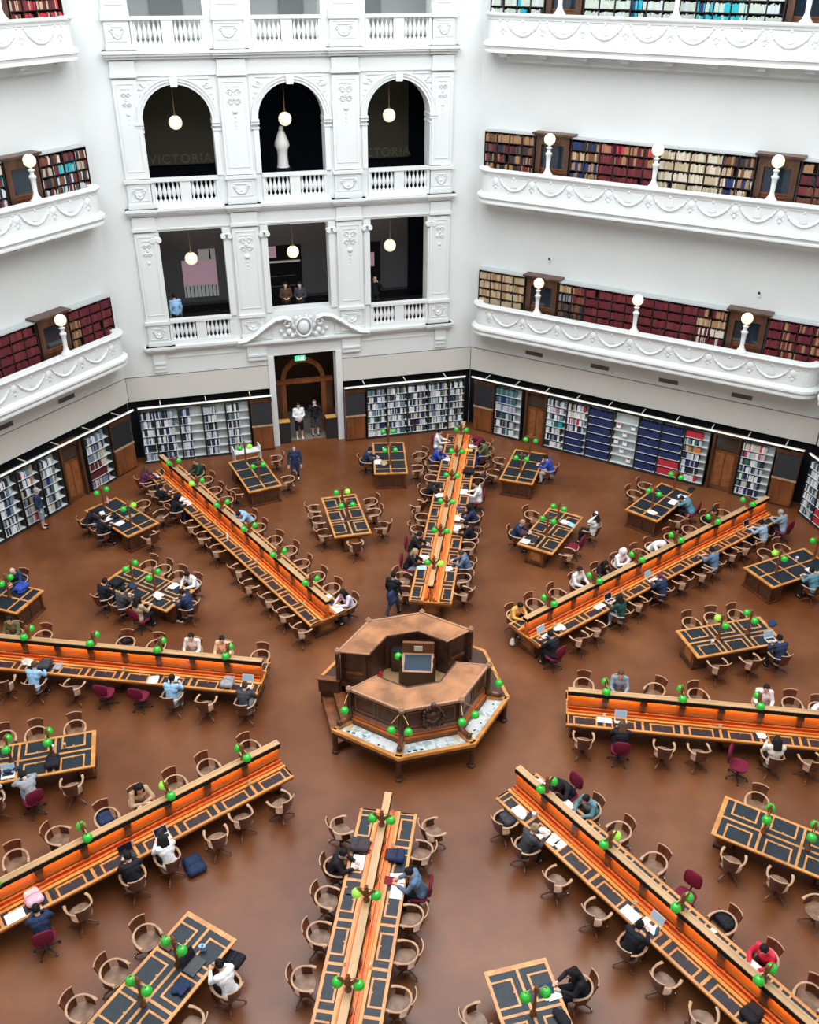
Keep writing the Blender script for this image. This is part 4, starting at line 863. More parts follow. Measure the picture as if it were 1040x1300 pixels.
seg(m, 4, 1.95, 2.3, .48, .50, MWOOD); seg(m, 4, 2.3, 2.64, .24, .26, MWOOD); link('steps', m.mesh('steps'), D)
for k in (5, 6, 7, 8):
    p = vt(k, 2.62); q = vt(k, 2.05); m = MB(); m.lathe([(.11, 0), (.11, .07), (.075, .1), (.075, .78)], DW2, (p.x, p.y, 0), 8); link('leg', m.mesh('leg'), D)
    t = vt(k, 1).normalized(); n = Vector((-t.y, t.x)) * .05; m = MB()          # scroll divider between the cases
    for i, (rr, z) in enumerate(((2.0, 1.35), (2.1, 1.2), (2.2, 1.08), (2.32, 1.02))):
        pass
    m.tube([(t.x * r_, t.y * r_, z) for r_, z in ((2.03, 1.35), (2.12, 1.15), (2.22, 1.0), (2.36, .97), (2.44, .98))], [.05, .06, .065, .07, .075], MWOOD, 8); m.ball((t.x * 2.46, t.y * 2.46, .97), .085, DW2, 8, 6); link('scroll_divider', m.mesh('scroll_divider', True), D)
for a0, kk in ((180, 'left'), (0, 'right')):
    pass
m = MB(); p = vt(4, 2.4); m.box(p.x - .3, p.x + .3, -.08, .08, .5, .95, DW2); m.box(p.x - .33, p.x + .33, -.1, .1, .93, .97, MWOOD); link('gate_post_panel', m.mesh('gate_post_panel'), D)
# carved crest on the front
p = vt(6, 2.1).lerp(vt(7, 2.1), .52); mo = MB(); mo.M = RZ(rad(22.5), p.x, p.y, 1.60)
pts = []
for i in range(20): a = 2 * pi * i / 20; r_ = .30 * (1 + .08 * cos(5 * a)); pts.append((r_ * cos(a) * .95, r_ * sin(a) * 1.2))
mo.prism(pts, -.05, .04, DW2, 'y')
for i in range(20): x, z = pts[i]; mo.ball((x * .95, -.06, z * .95), .05, DW2, 6, 5)
mo.ball((0, -.06, 0), .15, DW2, 10, 6, (1, .5, 1.3)); mo.ball((0, -.07, .42), .08, DW2, 8, 6); mo.ball((-.14, -.07, .05), .07, DW2, 6, 5, (1, .6, 2)); mo.ball((.14, -.07, .05), .07, DW2, 6, 5, (1, .6, 2))
for s in (-1, 1): scroll(mo, s * .22, -.28, .12, s, -.06, .03, DW2)
o = link('carved_crest', mo.mesh('carved_crest', True), D)
# green lamps hung from the counter corners
for k, side in ((5, 1), (6, -1), (6, 1), (7, -1), (7, 1), (8, -1)):
    p = vt(k, 2.12); t = Vector((-p.y, p.x)).normalized() * side; n = vt(k, 1).normalized(); q = p + t * .22 + n * .30
    m = MB(); m.tube([(p.x, p.y, 1.90), (p.x + t.x * .08 + n.x * .1, p.y + t.y * .08 + n.y * .1, 1.88), (q.x, q.y, 1.80), (q.x, q.y, 1.70)], .012, BRASS, 6); ar = link('lamp_arm', m.mesh('lamp_arm'), D)
    link('lamp_shade', SHA, ar, Matrix.Translation((q.x, q.y, 1.55)))
# supervisor's desk on the dais
r = root('lectern_desk', RZ(rad(5), .12, .15, .74), 'dark desk with blue leather top inside the control desk', 'desk')
m = MB(); m.prism([(-.42, .0), (.42, .0), (.42, .74), (-.42, .74)], 0, .62, DW2); m.box(-.5, .5, -.08, .0, 0, .98, DW2) if 0 else None; link('body', m.mesh('body'), r)
m = MB(); m.add([(-.45, -.02, .64), (.45, -.02, .64), (.45, .66, .76), (-.45, .66, .76), (-.45, -.02, .60), (.45, -.02, .60), (.45, .66, .72), (-.45, .66, .72)], [(0, 1, 2, 3), (4, 7, 6, 5), (0, 4, 5, 1), (1, 5, 6, 2), (2, 6, 7, 3), (3, 7, 4, 0)], EDGE)
m.add([(-.38, .03, .655), (.38, .03, .655), (.38, .6, .757), (-.38, .6, .757)], [(0, 1, 2, 3)], mat('blue leather', (.014, .028, .048), .5, .3)); link('writing_top', m.mesh('writing_top'), r)
m = MB(); m.box(-.45, .45, .66, .76, 0, 1.12, MWOOD); m.box(-.12, .12, .64, .66, .85, 1.02, mat('buff notice', (.7, .6, .4), .6)); link('back_board', m.mesh('back_board'), r)
m = MB()
for x in (-.47, .47):
    m.lathe([(.05, 0), (.05, .75), (.03, .9), (.045, 1.1), (.02, 1.2)], DW2, (x, -.02, 0), 8)
link('corner_post', m.mesh('corner_post'), r); link('lamp_shade', SHA, r, Matrix.Translation((-.55, .25, .95)))
o = root('swivel_chair', RZ(pi, .05, 1.02, .74), 'wooden chair standing inside the control desk', 'chair'); inst(WC, o)
m = MB()
r = root('cabinet', RZ(0, -.45, 1.0, .74), 'small dark equipment cabinet inside the control desk', 'cabinet'); m.box(-.28, .28, -.2, .2, 0, .75, BLACKM); link('body', m.mesh('body'), r); m = MB(); m.box(-.26, .26, -.22, -.2, .05, .7, DW2); link('door', m.mesh('door'), r)
r = root('fire_extinguisher', RZ(0, -.95, .25, .74), 'red fire extinguisher at the inner left side of the control desk', 'fire extinguisher')
RED = cmat((.5, .02, .03), .35); m = MB(); m.lathe([(.07, 0), (.07, .38), (.04, .44), (.02, .46)], RED, n=10); link('cylinder', m.mesh('cylinder', True), r); m = MB(); m.box(-.06, .03, -.012, .012, .46, .5, BLACKM); link('handle', m.mesh('handle'), r)
# ------------------------------------------------------------------ people: overlapping tapered limbs fused by a voxel remesh into one body
def capsule(m, a, b, r0, r1, mt):
    a, b = Vector(a), Vector(b); n = 5
    pts = [a.lerp(b, k / n) for k in range(n + 1)]; m.tube(pts, [r0 + (r1 - r0) * k / n for k in range(n + 1)], mt, 10); m.ball(a, r0, mt, 10, 6); m.ball(b, r1, mt, 10, 6)
def fuse(m, name, vox, smooth=3, dec=None):
    me = m.mesh('tmp'); o = bpy.data.objects.new('tmp', me); COL.objects.link(o)
    md = o.modifiers.new('r', 'REMESH'); md.mode = 'VOXEL'; md.voxel_size = vox; md.use_smooth_shade = True
    s = o.modifiers.new('s', 'SMOOTH'); s.iterations = smooth; s.factor = .5
    if dec: d = o.modifiers.new('d', 'DECIMATE'); d.ratio = dec
    dg = bpy.context.evaluated_depsgraph_get(); r = bpy.data.meshes.new_from_object(o.evaluated_get(dg)); r.name = name
    bpy.data.objects.remove(o); r.materials.clear(); r.materials.append(m.mats[0])
    r.polygons.foreach_set('use_smooth', [True] * len(r.polygons)); return r
SKIN = mat('skin medium', (.55, .32, .21), .55, .35); SK = {'l': mat('skin light', (.66, .42, .32), .55, .35), 'm': SKIN, 'd': mat('skin dark', (.20, .10, .06), .5, .35)}
def mirror(p): return (-p[0], p[1], p[2])
POSE = {
 'write': dict(pel=(0, -.08, .53), ch=(0, .06, .86), nk=(0, .15, 1.04), hd=(0, .21, 1.15), sh=(.17, .09, .99), el=(.25, .22, .80), ha=(.10, .46, .79), kn=(.12, .36, .50), an=(.13, .30, .09), fw=(0, .75, -.65)),
 'upright': dict(pel=(0, -.10, .53), ch=(0, -.06, .88), nk=(0, -.02, 1.08), hd=(0, .03, 1.22), sh=(.18, -.04, 1.03), el=(.24, .10, .79), ha=(.12, .38, .79), kn=(.12, .36, .50), an=(.14, .32, .09), fw=(0, .93, -.35)),
 'down': dict(pel=(0, -.06, .53), ch=(0, .15, .82), nk=(0, .29, .94), hd=(0, .40, .96), sh=(.18, .22, .93), el=(.27, .40, .81), ha=(.03, .50, .81), kn=(.12, .36, .50), an=(.13, .25, .09), fw=(0, .5, -.85)),
 'hug': dict(pel=(0, -.08, .53), ch=(0, .0, .87), nk=(0, .06, 1.06), hd=(0, .12, 1.18), sh=(.18, .02, 1.01), el=(.27, .20, .80), ha=(-.05, .33, .82), kn=(.12, .36, .50), an=(.13, .30, .09), fw=(0, .8, -.6)),
 'stretch': dict(pel=(0, -.10, .53), ch=(0, -.10, .88), nk=(0, -.08, 1.08), hd=(0, -.05, 1.22), sh=(.18, -.08, 1.04), el=(.38, .0, 1.16), ha=(.12, -.10, 1.26), kn=(.12, .36, .50), an=(.14, .32, .09), fw=(0, .95, -.3)),
 'stand': dict(pel=(0, 0, .93), ch=(0, -.02, 1.25), nk=(0, .0, 1.46), hd=(0, .03, 1.61), sh=(.18, 0, 1.41), el=(.24, .02, 1.12), ha=(.10, .22, 1.10), kn=(.11, .02, .50), an=(.12, 0, .09), fw=(0, .9, -.4)),
 'camera': dict(pel=(0, 0, .93), ch=(0, -.02, 1.25), nk=(0, .0, 1.46), hd=(0, .02, 1.61), sh=(.18, 0, 1.41), el=(.30, .14, 1.26), ha=(.07, .22, 1.52), kn=(.11, .02, .50), an=(.12, 0, .09), fw=(0, 1, 0)),
 'walk': dict(pel=(0, 0, .93), ch=(0, .02, 1.25), nk=(0, .03, 1.46), hd=(0, .06, 1.61), sh=(.18, .02, 1.41), el=(.25, .04, 1.12), ha=(.26, .12, .88), kn=(.10, .12, .52), an=(.10, .22, .10), kn2=(.10, .02, .50), an2=(.11, -.26, .14), fw=(0, .95, -.3)),
 'idle': dict(pel=(0, 0, .93), ch=(0, -.02, 1.25), nk=(0, .0, 1.46), hd=(0, .03, 1.61), sh=(.18, 0, 1.41), el=(.23, -.03, 1.12), ha=(.23, .05, .87), kn=(.11, .02, .50), an=(.12, 0, .09), fw=(0, .9, -.4)),
}
def body_set(pose):
    p = POSE[pose]; V = Vector; R = {}
    L2 = {k: p.get(k + '2', p[k]) for k in ('kn', 'an')}
    fw = V(p['fw']).normalized(); up = V((0, -fw.z, fw.y)) * -1 if False else V((0, -fw.z, fw.y))
    if up.z < 0 and pose != 'down': up = -up
    hd = V(p['hd']); pel = V(p['pel']); ch = V(p['ch']); nk = V(p['nk']); m = MB(); S = SKIN
    capsule(m, pel, ch, .125, .12, S); capsule(m, pel + V((.07, 0, 0)), pel - V((.07, 0, 0)), .115, .115, S); capsule(m, ch + V((.06, 0, .02)), ch - V((.06, 0, -.02)), .12, .12, S)
    capsule(m, ch, nk, .10, .055, S); capsule(m, nk, hd - up * .03, .055, .055, S)
    m.ball(hd, .098, S, 14, 10, (.82, 1.0, 1.12)); m.ball(hd + fw * .045 - up * .06, .062, S, 10, 8); m.ball(hd + fw * .105 - up * .015, .018, S, 8, 6, (.8, 1.2, 1.4))
    for s in (-1, 1): m.ball(hd + V((s * .082, 0, 0)) - up * .01, .024, S, 8, 6, (.5, .8, 1.2))
    m.ball(hd + fw * .092 - up * .06, .016, S, 8, 6, (1.6, .8, .6))
    for s in (-1, 1):
        f = lambda q: V((q[0] * s, q[1], q[2])) if s > 0 or q is not p['ha'] else V((-q[0], q[1], q[2]))
        sh, el, ha = f(p['sh']), f(p['el']), f(p['ha'])
        if pose == 'hug' and s < 0: ha = V((.06, .30, .80))
        capsule(m, V((s * .05, ch.y, sh.z - .02)), sh, .075, .062, S); capsule(m, sh, el, .052, .040, S); capsule(m, el, ha, .040, .026, S)
        d = (ha - el).normalized(); sd = V((s, 0, 0)) - d * d.dot(V((s, 0, 0))); sd.normalize(); pc = ha + d * .045
        capsule(m, ha, pc + d * .02, .026, .030, S); capsule(m, pc + sd * .018, pc - sd * .018, .024, .024, S)
        for q, (o_, l_) in enumerate(((-.027, .062), (-.009, .072), (.009, .068), (.027, .052))):
            b0 = pc + d * .03 + sd * o_; b1 = b0 + d * l_ * .55 + V((0, 0, -.004)); b2 = b1 + d * l_ * .45 + V((0, 0, -.018)); m.tube([b0, b1, b2], [.0105, .0095, .008], S, 6)
        t0 = ha - sd * .018 + d * .02; m.tube([t0, t0 - sd * .028 + d * .03, t0 - sd * .03 + d * .055], [.013, .011, .009], S, 6)
        kn, an = (f(p['kn']), f(p['an'])) if s > 0 else (f(L2['kn']), f(L2['an'])); hip = pel + V((s * .09, .01, -.02))
        capsule(m, hip, kn, .082, .055, S); capsule(m, kn, an, .052, .036, S); capsule(m, an, an + V((0, .13, -.05)), .035, .028, S)
    R['body'] = fuse(m, 'body', .0105, 2, .5)
    m = MB(); C = cmat((.5, .5, .5)); e = .018
    capsule(m, pel + V((0, 0, .0)), ch, .135 + e, .13 + e, C); capsule(m, pel + V((.06, 0, .02)), pel + V((-.06, 0, .02)), .12 + e, .12 + e, C); capsule(m, ch + V((.07, 0, .02)), ch + V((-.07, 0, .02)), .12 + e, .12 + e, C); capsule(m, ch, nk - (nk - ch) * .15, .11, .062, C)
    T = m; T2 = MB(); T2.mats = []
    for s in (-1, 1):
        sh = V((p['sh'][0] * s, p['sh'][1], p['sh'][2])); el = V((p['el'][0] * s, p['el'][1], p['el'][2])); ha = V((p['ha'][0] * s, p['ha'][1], p['ha'][2]))
        if pose == 'hug' and s < 0: ha = V((.06, .30, .80))
        capsule(m, V((s * .05, ch.y, sh.z - .02)), sh, .09, .08, C); capsule(m, sh, el, .068, .056, C); capsule(m, el, el.lerp(ha, .88), .056, .042, C)
    R['top'] = fuse(m, 'sweater', .016, 2, .6)
    m = MB()
    for s in (-1, 1):
        kn, an = (V(p['kn']), V(p['an'])) if s > 0 else (V(mirror(L2['kn'])), V(mirror(L2['an']))); hip = pel + V((s * .09, .01, -.02))
        capsule(m, hip, kn, .10, .072, C); capsule(m, kn, kn.lerp(an, .92), .07, .056, C)
    capsule(m, pel + V((.06, 0, -.01)), pel + V((-.06, 0, -.01)), .13, .13, C); R['trousers'] = fuse(m, 'trousers', .018, 2, .6)
    m = MB()
    for s in (-1, 1):
        kn = V(p['kn']) if s > 0 else V(mirror(L2['kn'])); hip = pel + V((s * .09, .01, -.02)); capsule(m, hip, kn, .105, .09, C); capsule(m, kn, kn.lerp(V(p['an']) if s > 0 else V(mirror(L2['an'])), .12), .09, .085, C)
    capsule(m, pel + V((.06, 0, -.01)), pel + V((-.06, 0, -.01)), .13, .13, C); R['shorts'] = fuse(m, 'shorts', .018, 2, .6)
    m = MB()
    for s in (-1, 1):
        an = V(p['an']) if s > 0 else V(mirror(L2['an'])); capsule(m, an + V((0, -.03, -.045)), an + V((0, .15, -.055)), .045, .038, C)
    R['shoes'] = fuse(m, 'shoes', .014, 2, .6)
    H = {}
    def hair(kind):
        m = MB(); h = hd + up * .022 - fw * .018
        m.ball(h, .108, C, 12, 8, (.88, 1.0, 1.05))
        if kind in ('long', 'pony'): 
            b = h - fw * .07
            if kind == 'long':
                for s in (-.05, 0, .05): capsule(m, b + V((s, 0, -.02)), b + V((s * 1.3, -.07, -.22 if pose != 'down' else -.04)) - (fw * .05), .065, .045, C)
                for s in (-1, 1): capsule(m, h + V((s * .07, 0, -.02)), h + V((s * .1, -.02, -.2 if pose != 'down' else -.08)), .05, .035, C)
            else: capsule(m, b, b - fw * .06 + V((0, 0, .0)), .05, .04, C); capsule(m, b - fw * .06, b - fw * .09 + V((0, -.02, -.2)), .04, .02, C)
        if kind == 'bun': m.ball(h - fw * .09 + up * .06, .05, C, 8, 6)
        if kind == 'hood':
            m.ball(h - fw * .01 + up * .02, .128, C, 12, 8, (.95, 1.0, 1.15)); m.ball(h + up * .12 - fw * .02, .05, C); capsule(m, h - fw * .06 - up * .05, nk, .1, .11, C)
        r = fuse(m, 'hair', .014, 2, .6)
        # open the face side of the hair
        import bmesh
        b = bmesh.new(); b.from_mesh(r); lim = .068 if kind == 'hood' else .050
        kill = [v for v in b.verts if (v.co - hd).dot(fw) > lim and (v.co - hd).dot(up) < .075 and abs(v.co.x) < .075]
        bmesh.ops.delete(b, geom=kill, context='VERTS'); b.to_mesh(r); b.free(); return r
    R['hair'] = hair; R['haircache'] = H
    m = MB()
    for s in (-1, 1): m.ball(hd + fw * .083 + up * .012 + V((s * .033, 0, 0)), .0135, BLACKM, 8, 6)
    R['eyes'] = m.mesh('eyes', True); R['p'] = (hd, fw, up, ch, pel, nk); return R
BS = {}
C1 = {'black': (.012, .013, .018), 'navy': (.02, .035, .085), 'white': (.78, .79, .80), 'offwhite': (.70, .66, .58), 'lightblue': (.28, .48, .70), 'denim': (.10, .17, .27), 'denimlight': (.30, .42, .54), 'grey': (.30, .31, .33), 'greyblue': (.22, .30, .37),
      'green': (.015, .06, .045), 'mustard': (.72, .42, .10), 'pink': (.75, .45, .55), 'lavender': (.66, .58, .72), 'teal': (.10, .24, .30), 'maroon': (.15, .015, .03), 'red': (.6, .03, .07), 'royal': (.03, .07, .38), 'olive': (.10, .12, .05), 'tan': (.45, .33, .2), 'cream': (.68, .63, .55), 'brown': (.10, .05, .03), 'blonde': (.36, .26, .14), 'greyhair': (.35, .34, .33), 'khaki': (.35, .30, .22), 'peach': (.75, .50, .30), 'charcoal': (.05, .05, .06), 'purple': (.12, .03, .08), 'blackhair': (.010, .009, .009)}
def cc(n): return cmat(C1[n], .8)
NP = [0]
def person(M, pose, top, hairc, hairk, label, bottom='black', skin='l', group=None, shoes='black', shorts=False, bag=None):
    if pose not in BS: BS[pose] = body_set(pose)
    B = BS[pose]; NP[0] += 1
    if hairk and hairk not in B['haircache']: B['haircache'][hairk] = B['hair'](hairk)
    r = root('person', M, label, 'person', group)
    k = [('body', B['body'], None, [], [SK[skin]]), ('sweater', B['top'], None, [], [cc(top)]), ('shorts' if shorts else 'trousers', B['shorts' if shorts else 'trousers'], None, [], [cc(bottom)]), ('shoes', B['shoes'], None, [], [cc(shoes)]), ('eyes', B['eyes'], None, [])]
    if hairk: k.append(('hood' if hairk == 'hood' else 'hair', B['haircache'][hairk], None, [], [cc(hairc)]))
    inst(k, r); return r
# ------------------------------------------------------------------ seats around every desk.  code: w wood chair, m maroon chair, P/Q person on wood / maroon chair
SEATS = []
def pr(pose, top, hairc, hairk, lab, **k): return (pose, top, hairc, hairk, lab, k)
S = {}
S['N+'] = [(518, 752, 'w', 12), (508, 733, 'w', -25), (525, 712, 'Q', 0, pr('write', 'black', 'blonde', 'long', 'person with long fair hair in a black top', bottom='grey')), (531, 690, 'Q', 0, pr('write', 'black', 'blackhair', 'short', 'dark haired person in black bent over notes')), (530, 673, 'w', 0), (536, 658, 'w', 8), (531, 641, 'w', 150), (542, 621, 'P', 0, pr('down', 'black', 'blackhair', 'long', 'person in black slumped forward onto the desk')), (547, 608, 'w', 0), (552, 596, 'w', 10), (554, 579, 'P', 0, pr('write', 'royal', 'greyhair', 'short', 'grey haired person in a blue top')), (560, 560, 'Q', 0, pr('upright', 'white', 'blackhair', 'short', 'person in a white shirt reaching over the desk'))]
S['N-'] = [(583, 752, 'w', -30), (586, 735, 'w', 10), (592, 714, 'P', 0, pr('write', 'denim', 'brown', 'short', 'person in dark denim with jeans', bottom='denim')), (594, 694, 'w', 0), (598, 677, 'P', 0, pr('write', 'black', 'blackhair', 'short', 'person in a black jacket')), (598, 655, 'P', 0, pr('write', 'navy', 'blackhair', 'long', 'dark haired person in a navy knit')), (603, 627, 'Q', 0, pr('upright', 'white', 'blackhair', 'short', 'person in a pale grey shirt', bottom='grey')), (606, 612, 'w', 0), (608, 597, 'w', -12), (620, 573, 'P', 0, pr('hug', 'olive', 'blackhair', 'short', 'person in a dark green sweater and bright blue jeans', bottom='royal')), (613, 562, 'P', 0, pr('down', 'maroon', 'maroon', 'hood', 'person in a maroon hoodie bent low'))]
S['NW+'] = [(385, 798, 'w', 8), (364, 778, 'w', -6), (345, 759, 'w', 5), (317, 743, 'w', 0), (305, 722, 'w', 14), (278, 697, 'w', 0), (259, 681, 'w', -10), (243, 667, 'w', 5), (221, 644, 'P', 0, pr('write', 'black', 'blackhair', 'hood', 'person in a black hoodie, grey coat over the chair', bottom='navy')), (206, 630, 'P', 10, pr('upright', 'black', 'blackhair', 'short', 'person in black sitting upright')), (195, 621, 'w', 0), (186, 606, 'P', 0, pr('write', 'purple', 'brown', 'long', 'long haired person in a purple and pink top'))]
S['NW-'] = [(442, 762, 'P', 0, pr('write', 'lavender', 'blackhair', 'long', 'long black haired person in a lavender shirt', bottom='charcoal')), (422, 748, 'w', 10), (403, 733, 'w', 0), (384, 717, 'w', -12), (368, 700, 'w', 0), (349, 687, 'w', 15), (328, 671, 'w', 0), (311, 656, 'P', 0, pr('down', 'lightblue', 'blackhair', 'short', 'person in pale blue bent over the desk')), (286, 637, 'w', -10), (273, 624, 'w', 6), (262, 610, 'w', 0), (251, 598, 'P', 0, pr('upright', 'green', 'brown', 'short', 'person in a dark green and black coat'))]
S['W+'] = [(308, 893, 'P', 0, pr('write', 'charcoal', 'brown', 'bun', 'person in a black top with a striped skirt', bottom='grey')), (261, 891, 'w', 0), (216, 882, 'P', 0, pr('write', 'lightblue', 'blackhair', 'pony', 'person with a black ponytail in a pale blue shirt', bottom='denimlight')), (178, 876, 'm', 0), (134, 872, 'm', 0), (93, 871, 'w', -5), (41, 865, 'P', 0, pr('write', 'lightblue', 'brown', 'short', 'short haired person in a light blue shirt')), (6, 866, 'w', 20)]
S['W-'] = [(331, 834, 'w', 0), (282, 830, 'P', 0, pr('upright', 'peach', 'blackhair', 'short', 'dark haired person in a peach top')), (243, 826, 'P', 0, pr('upright', 'offwhite', 'blackhair', 'short', 'person in an off-white top')), (199, 821, 'w', 0), (160, 817, 'w', 6), (55, 809, 'w', 0), (14, 804, 'P', 0, pr('upright', 'olive', 'blackhair', 'short', 'person in an olive green top'))]
S['SW+'] = [(362, 1024, 'w', 14), (307, 1036, 'w', -4), (281, 1069, 'w', -14), (215, 1088, 'P', 0, pr('write', 'white', 'blackhair', 'long', 'dark haired person in a white blouse')), (173, 1116, 'P', -5, pr('write', 'black', 'blackhair', 'short', 'person in a black jacket, one arm out')), (101, 1152, 'w', 5), (52, 1178, 'Q', -10, pr('write', 'navy', 'blackhair', 'short', 'person in a dark navy jumper'))]
S['SW-'] = [(317, 952, 'w', 0), (264, 975, 'w', 5), (222, 996, 'w', 0), (180, 1016, 'P', 0, pr('hug', 'tan', 'blackhair', 'long', 'long black haired person leaning her face on her hands')), (135, 1038, 'w', 0), (73, 1062, 'w', 45), (20, 1092, 'w', -10)]
S['S+'] = [(549, 1053, 'w', -150), (531, 1080, 'w', -10), (527, 1122, 'Q', 0, pr('write', 'denim', 'blackhair', 'short', 'dark haired man in a denim jacket', skin='m')), (520, 1164, 'w', 0), (509, 1210, 'w', 0), (499, 1270, 'w', -5)]
S['S-'] = [(433, 1050, 'w', 30), (428, 1096, 'P', 0, pr('write', 'black', 'blackhair', 'short', 'dark haired person in a black blazer')), (415, 1140, 'w', -8), (405, 1186, 'w', 0), (386, 1244, 'w', 8)]
S['SE+'] = [(722, 997, 'Q', 0, pr('down', 'black', 'blackhair', 'hood', 'person in a black hooded jacket bent low')), (748, 1024, 'P', 0, pr('write', 'teal', 'blackhair', 'short', 'dark haired person in a teal jacket')), (787, 1056, 'w', -8), (832, 1096, 'w', 0), (871, 1132, 'm', 10), (919, 1172, 'w', -12), (971, 1214, 'P', 0, pr('write', 'red', 'blackhair', 'short', 'person in a bright red top')), (1028, 1265, 'w', 10)]
S['SE-'] = [(645, 1040, 'w', 5), (668, 1070, 'P', -8, pr('write', 'charcoal', 'blonde', 'bun', 'fair haired person in a black and white patterned top')), (707, 1115, 'w', 0), (757, 1157, 'w', 0), (797, 1200, 'P', 5, pr('write', 'black', 'blackhair', 'bun', 'black clad person with a top knot')), (844, 1242, 'w', 0), (894, 1290, 'w', 40)]
S['E+'] = [(741, 870, 'w', 0), (786, 870, 'P', 0, pr('upright', 'greyblue', 'brown', 'short', 'brown haired person in a grey-blue tee', skin='l')), (832, 877, 'w', -35), (885, 882, 'w', 25), (969, 888, 'P', 0, pr('upright', 'white', 'blackhair', 'short', 'dark haired person in a white shirt')), (1012, 894, 'w', 5), (1034, 897, 'P', 0, pr('down', 'white', 'blackhair', 'short', 'dark haired person in white, half cut off'))]
S['E-'] = [(741, 938, 'w', 0), (789, 940, 'Q', 0, pr('write', 'black', 'brown', 'long', 'brown haired person in black with white earphones cable')), (844, 956, 'w', -5), (888, 953, 'w', 8), (940, 966, 'm', -110), (984, 960, 'P', 0, pr('upright', 'cream', 'blackhair', 'long', 'person with very long black hair in a cream top')), (1030, 966, 'w', 15)]
S['NE+'] = [(658, 780, 'P', 0, pr('write', 'mustard', 'blackhair', 'short', 'dark haired person in a mustard sweater')), (678, 768, 'w', 0), (707, 755, 'w', 10), (734, 737, 'P', 0, pr('upright', 'white', 'blackhair', 'short', 'dark haired person in white and pink')), (762, 724, 'P', 0, pr('write', 'black', 'blackhair', 'long', 'person in black with long black hair')), (787, 712, 'P', 0, pr('hug', 'white', 'white', 'hood', 'person in a white hoodie, hood up, arms folded')), (811, 704, 'w', 0), (829, 691, 'P', 0, pr('down', 'white', 'white', 'hood', 'person in a white hoodie bent low')), (852, 684, 'w', 0), (876, 674, 'w', -10), (903, 658, 'P', 0, pr('write', 'black', 'blackhair', 'short', 'person in black and white leaning low')), (917, 653, 'w', 5)]
S['NE-'] = [(704, 822, 'Q', 0, pr('write', 'black', 'blackhair', 'short', 'person in black beside a white bag')), (737, 810, 'w', -5), (758, 797, 'w', 8), (790, 775, 'P', 0, pr('write', 'green', 'blackhair', 'long', 'dark haired person in a dark green top', bottom='denimlight')), (811, 765, 'w', 0), (842, 747, 'P', 0, pr('write', 'navy', 'purple', 'short', 'person in navy with purple hair')), (866, 738, 'w', 5), (893, 728, 'w', 0), (912, 716, 'P', 0, pr('write', 'denim', 'blackhair', 'short', 'person in a dark blue denim jacket')), (931, 702, 'w', 0), (943, 694, 'w', 12), (968, 677, 'P', 0, pr('write', 'denimlight', 'blackhair', 'bun', 'person in a pale denim shirt')), (994, 664, 'Q', 0, pr('write', 'greyblue', 'greyhair', 'short', 'person in blue-grey wearing a pale cap'))]
SIDE_N = {'N+': 'left side', 'N-': 'right side', 'NW+': 'near side', 'NW-': 'far side', 'W+': 'near side', 'W-': 'far side', 'SW+': 'near side', 'SW-': 'far side', 'S+': 'right side', 'S-': 'left side', 'SE+': 'far side', 'SE-': 'near side', 'E+': 'far side', 'E-': 'near side', 'NE+': 'far side', 'NE-': 'near side'}
def seat(x, y, face, code, yaw, spec, place, plab):
    kind = TC if code in 'mQ' else WC
    Mx = RZ(face + rad(yaw), x, y, 0)
    nm = 'maroon office chair' if code in 'mQ' else 'wooden swivel armchair'
    r = root('office_chair' if code in 'mQ' else 'swivel_armchair', Mx, ('occupied ' if spec else 'empty ') + nm + ', ' + place, 'chair', 'maroon office chairs' if code in 'mQ' else 'wooden swivel armchairs'); inst(kind, r)
    if spec:
        pose, top, hc, hk, lab, kw = spec; person(RZ(face + rad(yaw), x, y, 0), pose, top, hc, hk, (lab + ', ' + plab), group=None, **kw)
for key, L in S.items():
    dk = key[:-1]; sg = 1 if key[-1] == '+' else -1; a = rad(DESK[dk][0]); u = Vector((cos(a), sin(a))); v = Vector((-sin(a), cos(a)))
    E = []
    for e in L:
        px, py, code, yaw = e[:4]; P = at(px, py, .62 if code in 'wm' else .78); r_ = P.x * u.x + P.y * u.y; s_ = sg * (P.x * v.x + P.y * v.y)
        big = abs(yaw) > 25
        lo = 1.12 if (abs(yaw) > 100) else (1.04 if big else (.94 if code in 'wm' else .98))
        E.append([r_, min(max(s_, lo), 1.55 if big or code == 'Q' else (1.10 if code in 'wm' else 1.05)), code, yaw, e[4] if len(e) > 4 else None])
    E.sort(key=lambda t: t[0])
    for _ in range(30):
        for i in range(len(E) - 1):
            need = .70 if abs(E[i][1] - E[i + 1][1]) < .45 else .5
            d = E[i + 1][0] - E[i][0]
            if d < need: E[i][0] -= (need - d) / 2; E[i + 1][0] += (need - d) / 2
    for i, (r_, s_, code, yaw, spec) in enumerate(E):
        p = u * r_ + v * (sg * s_); face = atan2(-v.y * sg, -v.x * sg) - pi / 2
        pl = '%s seat from dais, %s of %s' % (ORD[i], SIDE_N[key], DESK[dk][1])
        seat(p.x, p.y, face, code, yaw, spec, pl, '%s of %s' % (SIDE_N[key], DESK[dk][1]))
